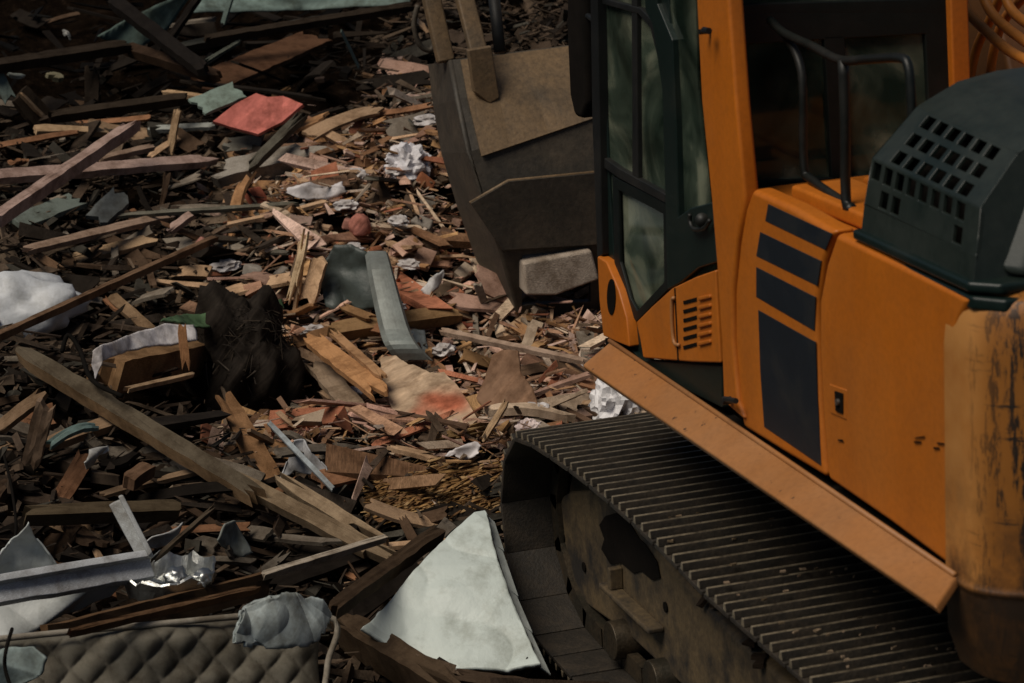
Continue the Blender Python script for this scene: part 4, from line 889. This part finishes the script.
# --- mattress
def mattress():
    A = hit(-40, 640, .34); Bp = hit(322, 612, .34); d = (Bp-A).normalized(); L = (Bp-A).length
    dn = Vector((-.42, .04, -.9)).normalized(); dn = (dn-d*dn.dot(d)).normalized(); n_ = d.cross(dn).normalized()
    if n_.x > 0: n_ = -n_
    H = .36; nu, nv = 330, 70; mb = MB(); colr = (.15, .137, .108); grid = []
    for i in range(nu+1):
        row = []
        for j in range(nv+1):
            u, v = i/nu*L, j/nv*H; a = (u/.062+v/.062)*math.pi; b_ = (u/.062-v/.062)*math.pi
            q = (abs(math.sin(a/2))*abs(math.sin(b_/2)))**.6*.022
            e = min(v, H-v, (L-u)*.45, .05)/.05; e = max(0, e); rnd = -.05*(1-math.sqrt(max(0, 1-(1-e)**2)))
            sag = noise.fractal(Vector((u*2.3, v*3, 4)), 1, 2, 3)*.05
            row.append(A+d*(u-.04*(v/H))+dn*v+n_*(q*e+rnd+sag))
        grid.append(mb.add(row))
    for i in range(nu):
        for j in range(nv): mb.face([grid[i]+j, grid[i+1]+j, grid[i+1]+j+1, grid[i]+j+1], [(i*.02, j*.02)]*4, colr)
    back = [mb.add([p-n_*.22 for p in [Vector(mb.v[g_+j]) for j in (0, nv)]]) for g_ in grid]
    for i in range(nu):
        mb.face([grid[i], back[i], back[i+1], grid[i+1]], col=colr); mb.face([grid[i]+nv, grid[i+1]+nv, back[i+1]+1, back[i]+1], col=colr)
        mb.face([back[i], back[i]+1, back[i+1]+1, back[i+1]], col=colr)
    for i in (0, nu):
        mb.face([grid[i]+j for j in range(nv+1)]+[back[i]+1, back[i]], col=colr)
    o = mb.build('mattress', MT['cloth'], smooth=True); tag(o, 'dirty quilted mattress lying at the bottom left with torn covering', 'mattress'); HERO.append(((A+Bp)/2, 'the mattress'))
    pp = MB(); e_ = [A+n_*.012+dn*.01, Bp+n_*.012+dn*.01, Bp+dn*(H*.5)+d*.0+n_*.0, Bp+dn*(H-.02)-d*.05]; pp.tube(ease([e_[0], A.lerp(Bp, .5)+n_*.02, e_[1], e_[2], e_[3]], 6), .011, 8, (.3, .27, .22)); pp.build('piping', MT['cloth'], o, smooth=True)
mattress()
sheet('mattress_cover', 'crumpled blue white torn cover on the right end of the mattress', 'cover', [(228, 642, .36), (232, 622, .42), (240, 606, .46), (262, 596, .5), (290, 595, .5), (318, 602, .47), (327, 616, .42), (318, 634, .38), (308, 646, .34), (275, 648, .34), (250, 647, .34)], (.40, .46, .46), .012, 'cloth', .012, 5, 'the torn mattress cover', fs=4, edge=.012, crease=.045)
sheet('mattress_cover', 'pale torn cover scrap on the left end of the mattress', 'cover', [(-12, 660, .4), (8, 648, .42), (34, 646, .42), (46, 658, .4), (40, 676, .34), (10, 690, .3), (-12, 690, .3)], (.26, .32, .31), .01, 'cloth', .015, 4, 'the torn cover scrap', fs=4, crease=.04)
def wire(px, label, r=.006):
    mb = MB(); mb.tube(ease([hit(x, y, dz) for x, y, dz in px], 5), r, 7, (.01, .01, .01)); o = mb.build('wire', MT['seam'], smooth=True); tag(o, label, 'wire')
wire([(12, 629, .5), (6, 650, .5), (5, 668, .45), (12, 690, .4)], 'black bent wire standing up at the bottom left corner')
wire([(4, 455, .3), (12, 490, .25), (16, 530, .2), (8, 560, .2)], 'black wire hanging at the left edge beside the standing plank')
wire([(62, 352, .3), (68, 335, .36), (80, 350, .34), (92, 380, .3), (122, 396, .3)], 'thin grey brown root curling over the top of the weathered beam', .01)
B('thin_rod', 'dark thin rod slanting up behind the foil tray', 'rod', (152, 562), (216, 506), 4, .02, (.10, .075, .05), .3, .4, short='the dark thin rod')
sheet('plastic_piece', 'torn grey cloth scrap right of the dark thin rod', 'cloth', [(214, 540, .2), (222, 524, .26), (236, 522, .26), (240, 536, .2), (252, 552, .14), (238, 556, .12), (224, 550, .15)], (.22, .24, .22), .006, 'cloth', .04, 4, 'the grey cloth scrap')
# pale slab in the bucket
mb = MB(); q = [on(523, 263, 0, 4.86), on(592, 250, 0, 4.86), on(600, 280, 0, 4.86), on(556, 296, 0, 4.86), on(526, 296, 0, 4.86)]; mb.prism(q, (.18, 0, .02), (.42, .35, .28))
o = mb.build('concrete_chunk', MT['brick'], bevel=.015); tag(o, 'pale grey concrete chunk sitting inside the opening of the bucket', 'chunk')

# ---- shredded wood mat and other uncountable litter
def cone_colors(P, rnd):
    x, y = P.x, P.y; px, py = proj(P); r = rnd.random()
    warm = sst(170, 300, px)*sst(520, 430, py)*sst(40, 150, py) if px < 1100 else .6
    deep = sst(160, 70, py)*sst(420, 330, px)  # dark hollow at the back: its shade goes into the chip colours
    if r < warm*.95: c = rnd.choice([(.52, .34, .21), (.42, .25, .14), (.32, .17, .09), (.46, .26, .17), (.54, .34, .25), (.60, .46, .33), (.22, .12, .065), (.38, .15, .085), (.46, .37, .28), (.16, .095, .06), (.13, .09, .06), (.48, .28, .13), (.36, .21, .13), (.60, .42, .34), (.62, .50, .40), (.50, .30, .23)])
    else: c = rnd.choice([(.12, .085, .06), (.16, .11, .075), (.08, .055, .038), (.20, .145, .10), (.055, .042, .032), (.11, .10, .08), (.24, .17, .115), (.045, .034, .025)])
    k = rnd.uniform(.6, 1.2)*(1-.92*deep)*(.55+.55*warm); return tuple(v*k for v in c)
def free(x, y):
    """keep litter off the ground the machine stands on (its tracks and body)"""
    return not (abs(y) < 1.62 and x < 2.05)
def litter(seed, n, size, region, name, label, th=.25, asp=(3, 9), zr=(-.03, .09), mkind='wood', cat='rubble'):
    r = random.Random(seed); mb = MB(); k = 0
    while k < n:
        x = r.uniform(region[0], region[1]); y = r.uniform(region[2], region[3])
        if not free(x, y): continue
        if region[4] and not (-60 < proj(Vector((x, y, h0(x, y))))[0] < 1090): continue
        P = Vector((x, y, h0(x, y)+r.uniform(*zr)))
        if y > -.2 and x < 14 and region[4]:
            gap = noise.fractal(Vector((x*1.6, y*2.2, 8)), 1, 2, 3); ax_, ay_ = proj(P)
            k_ = max(sst(165, 90, ay_)*sst(430, 320, ax_)*.93, sst(400, 250, ax_)*sst(330, 400, ay_)*(.75 if gap > -.05 else .25), sst(260, 120, ax_)*(.6 if gap > .05 else .1)); k_ = min(k_, .95)
            if r.random() < k_: k += 1; continue
        qx, qy = proj(P)
        if size > .08 and ((-40 < qx < 335 and qy > 585) or (355 < qx < 545 and qy > 525 and (qx-355)/(480-355) > (630-qy)/(630-520))): P.z -= .12
        L = size*math.exp(r.gauss(0, .45)); a = r.uniform(0, 2*math.pi)
        d = Vector((math.cos(a), math.sin(a), r.gauss(0, .30))); nv = Vector((r.gauss(-.3, .55), r.gauss(0, .5), 1)).normalized()
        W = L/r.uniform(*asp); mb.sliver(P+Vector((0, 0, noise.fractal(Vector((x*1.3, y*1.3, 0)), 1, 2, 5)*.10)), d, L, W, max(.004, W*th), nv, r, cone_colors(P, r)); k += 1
    o = mb.build(name, MT[mkind], origin=False); tag(o, label, cat, kind='stuff'); return o
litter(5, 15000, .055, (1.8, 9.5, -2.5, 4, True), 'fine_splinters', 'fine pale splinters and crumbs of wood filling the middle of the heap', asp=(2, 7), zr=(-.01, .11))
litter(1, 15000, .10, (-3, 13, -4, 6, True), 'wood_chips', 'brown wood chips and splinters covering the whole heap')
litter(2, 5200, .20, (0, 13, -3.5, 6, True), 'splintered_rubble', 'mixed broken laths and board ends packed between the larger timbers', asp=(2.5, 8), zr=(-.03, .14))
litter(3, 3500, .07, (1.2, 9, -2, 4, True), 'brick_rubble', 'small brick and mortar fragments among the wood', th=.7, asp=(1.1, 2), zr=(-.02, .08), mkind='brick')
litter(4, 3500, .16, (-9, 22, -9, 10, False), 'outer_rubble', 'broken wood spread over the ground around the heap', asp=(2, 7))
# flattened mat of shredded fibre left of the track tip
r = random.Random(77); mb = MB()
for k in range(2600):
    px, py = r.uniform(385, 505), r.gauss(492, 12); P = hit(px, py, r.uniform(.01, .07))
    if not free(P.x, P.y): continue
    a = r.gauss(math.pi/2+.25, .35); L = r.uniform(.05, .22); c = r.choice([(.42, .25, .10), (.32, .18, .07), (.50, .33, .16), (.22, .12, .055)])
    mb.sliver(P, (math.cos(a), math.sin(a), r.gauss(0, .08)), L, r.uniform(.006, .02), .005, Vector((r.gauss(-.3, .3), 0, 1)).normalized(), r, c)
o = mb.build('shredded_wood', MT['wood'], origin=False); tag(o, 'flattened mat of yellow brown shredded wood left of the track tip', 'shredded wood', kind='stuff')
# fibres on the dark clump
r = random.Random(9); mb = MB(); c0 = hit(246, 372, .1)
for k in range(420):
    a = r.uniform(0, 6.28); e = r.uniform(0, 1.2); R0 = r.uniform(.85, 1.12); u = Vector((math.cos(a)*math.cos(e)*.27, math.sin(a)*math.cos(e)*.25, math.sin(e)*.36))*R0
    d = u.cross(Vector((r.gauss(0, 1), r.gauss(0, 1), r.gauss(0, 1)))).normalized(); mb.sliver(c0+u*.93, d, r.uniform(.05, .16), r.uniform(.003, .008), .003, u.normalized(), r, r.choice([(.03, .022, .016), (.018, .014, .011), (.018, .014, .011), (.05, .038, .027), (.12, .10, .08) if u.z < .15 else (.02, .016, .012)]))
o = mb.build('root_fibres', MT['wood'], origin=False); tag(o, 'fine dark root fibres hanging on the matted clump', 'fibres', kind='stuff')

# ---- generic individual timbers, bricks and scraps
CN = {'tan': (.50, .33, .20), 'rust brown': (.32, .16, .085), 'dark brown': (.10, .062, .038), 'pinkish': (.48, .30, .225), 'grey': (.25, .21, .165), 'pale': (.60, .46, .33), 'orange brown': (.44, .24, .115), 'blackened': (.020, .015, .011)}
def where(P):
    best = min(HERO, key=lambda h: (h[0]-P).length*(1+0)); hx, hy = proj(best[0]); x, y = proj(P); dx, dy = x-hx, y-hy
    dist = math.hypot(dx, dy)
    if abs(dx) > 1.6*abs(dy): rel = 'right of' if dx > 0 else 'left of'
    elif abs(dy) > 1.6*abs(dx): rel = 'below' if dy > 0 else 'above'
    else: rel = ('lower ' if dy > 0 else 'upper ')+('right of' if dx > 0 else 'left of')
    return ('just ' if dist < 22 else '')+rel+' '+best[1]
used = {}
def uniq(lbl_parts):
    """find wording that no earlier piece has"""
    size, colr, form, pose, wh = lbl_parts
    cands = [f'{size} {colr} {form} {wh}', f'{size} {colr} {form} {pose} {wh}', f'{size} {pose} {colr} {form} found {wh}']
    for c in cands:
        if c not in used: used[c] = 1; return c
    return None
r = random.Random(2024); count = 0; tries = 0; placed = []
while count < 262 and tries < 6000:
    tries += 1
    px = r.uniform(-5, 645); py = r.uniform(8, 680)
    if px > 495 and py > 425: continue
    if px > 430 and py < 300: continue
    if px > 560 and py < 330: continue
    if py > 590 and px < 545 : continue
    if 360 < px < 545 and py > 510 and (px-360)/(480-360) > (625-py)/(625-516): continue
    if (px-246)**2/66**2+(py-362)**2/66**2 < 1: continue
    if 355 < px < 500 and 345 < py < 452: continue
    if 60 < px < 215 and 310 < py < 395: continue
    if 300 < px < 395 and 240 < py < 310: continue
    if 380 < px < 440 and 145 < py < 190: continue
    if 80 < px < 135 and 185 < py < 230: continue
    if 360 < px < 505 and 465 < py < 512: continue
    if min([9e9]+[(px-a)**2+(py-b)**2 for a, b in placed]) < 13**2: continue
    dz = r.uniform(.02, .12); P = hit(px, py, dz)
    if not free(P.x, P.y): continue
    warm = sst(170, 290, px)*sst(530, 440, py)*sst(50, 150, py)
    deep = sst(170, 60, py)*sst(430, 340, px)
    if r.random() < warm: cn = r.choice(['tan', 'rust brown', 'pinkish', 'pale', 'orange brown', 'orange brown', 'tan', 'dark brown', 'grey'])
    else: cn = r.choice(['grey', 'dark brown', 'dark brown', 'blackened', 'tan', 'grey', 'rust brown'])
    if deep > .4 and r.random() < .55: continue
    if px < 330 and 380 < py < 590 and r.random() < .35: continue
    if deep > .4 and cn not in ('blackened',) and r.random() < .85: cn = 'blackened'  # shade of the back hollow painted as near-black wood
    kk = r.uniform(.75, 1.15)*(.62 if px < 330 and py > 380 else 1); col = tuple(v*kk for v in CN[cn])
    big = r.random(); L = (r.uniform(.12, .26) if big < .5 else r.uniform(.26, .5) if big < .85 else r.uniform(.45, .75))
    if py < 160: L *= 1.35
    form = r.choice(['splinter', 'splinter', 'lath', 'lath', 'board', 'board', 'plank', 'sheet'])
    W = {'splinter': L*.09+.01, 'lath': .035, 'board': L*.17+.02, 'plank': .05+.05*L, 'sheet': L*.45}[form]; W = min(W, .14)
    T = {'splinter': .015, 'lath': .018, 'board': .018, 'plank': .035, 'sheet': .008}[form]
    if form == 'sheet': L = min(L, .26)
    a = r.gauss(math.pi/2-YAW, .75) if r.random() < .7 else r.uniform(0, 6.28); tilt = r.gauss(.05, .32)
    d = Vector((math.cos(a), math.sin(a), tilt)).normalized(); A = P-d*L/2; Bp = P+d*L/2
    if A.z < h0(A.x, A.y)-.03: A.z = h0(A.x, A.y)-.02
    if Bp.z < h0(Bp.x, Bp.y)-.03: Bp.z = h0(Bp.x, Bp.y)-.02
    if not free(A.x, A.y) or not free(Bp.x, Bp.y): continue
    size = 'small' if L < .2 else 'medium' if L < .34 else 'long' if L < .6 else 'very long'
    pose = 'tilted' if abs(tilt) > .22 else 'flat' if abs(tilt) < .08 else 'sloping'
    fm = {'splinter': 'splinter', 'lath': 'lath', 'board': 'broken board', 'plank': 'broken plank', 'sheet': 'thin board scrap'}[form]
    lb = uniq((size, cn, fm, pose, where(P)))
    if lb is None: continue
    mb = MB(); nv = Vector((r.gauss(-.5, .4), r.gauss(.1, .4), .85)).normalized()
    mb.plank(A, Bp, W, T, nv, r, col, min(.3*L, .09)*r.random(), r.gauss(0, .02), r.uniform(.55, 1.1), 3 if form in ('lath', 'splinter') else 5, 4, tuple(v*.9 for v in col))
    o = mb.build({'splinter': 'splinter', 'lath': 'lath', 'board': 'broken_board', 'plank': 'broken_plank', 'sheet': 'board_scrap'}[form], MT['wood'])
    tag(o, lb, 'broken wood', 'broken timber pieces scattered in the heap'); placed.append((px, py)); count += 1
# brick lumps and white scraps
placed2 = []; count = 0; tries = 0
while count < 46 and tries < 2000:
    tries += 1
    px, py = r.uniform(200, 600), r.gauss(260, 75)
    if py < 70 or py > 450 or (px > 430 and py < 320) or (px > 500 and py > 425) or (px-246)**2+(py-360)**2 < 62**2: continue
    if min([9e9]+[(px-a)**2+(py-b)**2 for a, b in placed2]) < 16**2: continue
    P = hit(px, py, .05)
    kind = r.choice(['brick', 'brick', 'mortar', 'paper']); cn, col = {'brick': r.choice([('red', (.33, .10, .06)), ('pink', (.40, .19, .15)), ('orange', (.36, .14, .07))]), 'mortar': ('grey', (.30, .27, .235)), 'paper': ('white', (.58, .55, .54))}[kind]
    s_ = r.uniform(6, 13); lb = uniq(('small' if s_ < 9.5 else 'larger', cn, {'brick': 'brick lump', 'mortar': 'mortar lump', 'paper': 'crumpled paper'}[kind], 'loose', where(P)))
    if lb is None: continue
    if kind == 'paper': blob('paper_scrap', lb, 'paper', px, py, s_, .05, .025, col, 'cloth', .09, .5, 2.2, sub=3, rot=r.uniform(0, 3), sharp=True)['group'] = 'crumpled papers in the heap'
    else:
        mb = MB(); mt = Matrix.Translation(P) @ Matrix.Rotation(r.uniform(0, 6), 4, 'Z') @ Matrix.Rotation(r.gauss(0, .5), 4, 'X') @ Matrix.Rotation(r.gauss(0, .5), 4, 'Y')
        k = s_/pxm(P); pts = [Vector((sx_*k*r.uniform(.7, 1.3), sy_*k*.6*r.uniform(.7, 1.3), sz_*k*.5*r.uniform(.7, 1.3))) for sz_ in (-1, 1) for sy_ in (-1, 1) for sx_ in (-1, 1)]
        i = mb.add([mt @ p for p in pts])
        for q in ((0, 2, 3, 1), (4, 5, 7, 6), (0, 1, 5, 4), (2, 6, 7, 3), (0, 4, 6, 2), (1, 3, 7, 5)): mb.face([i+z for z in q], col=col)
        o = mb.build('brick_lump' if kind == 'brick' else 'mortar_lump', MT['brick'], bevel=.01); tag(o, lb, kind, kind+' lumps in the heap')
    placed2.append((px, py)); count += 1
print('generic', len(placed), len(placed2))
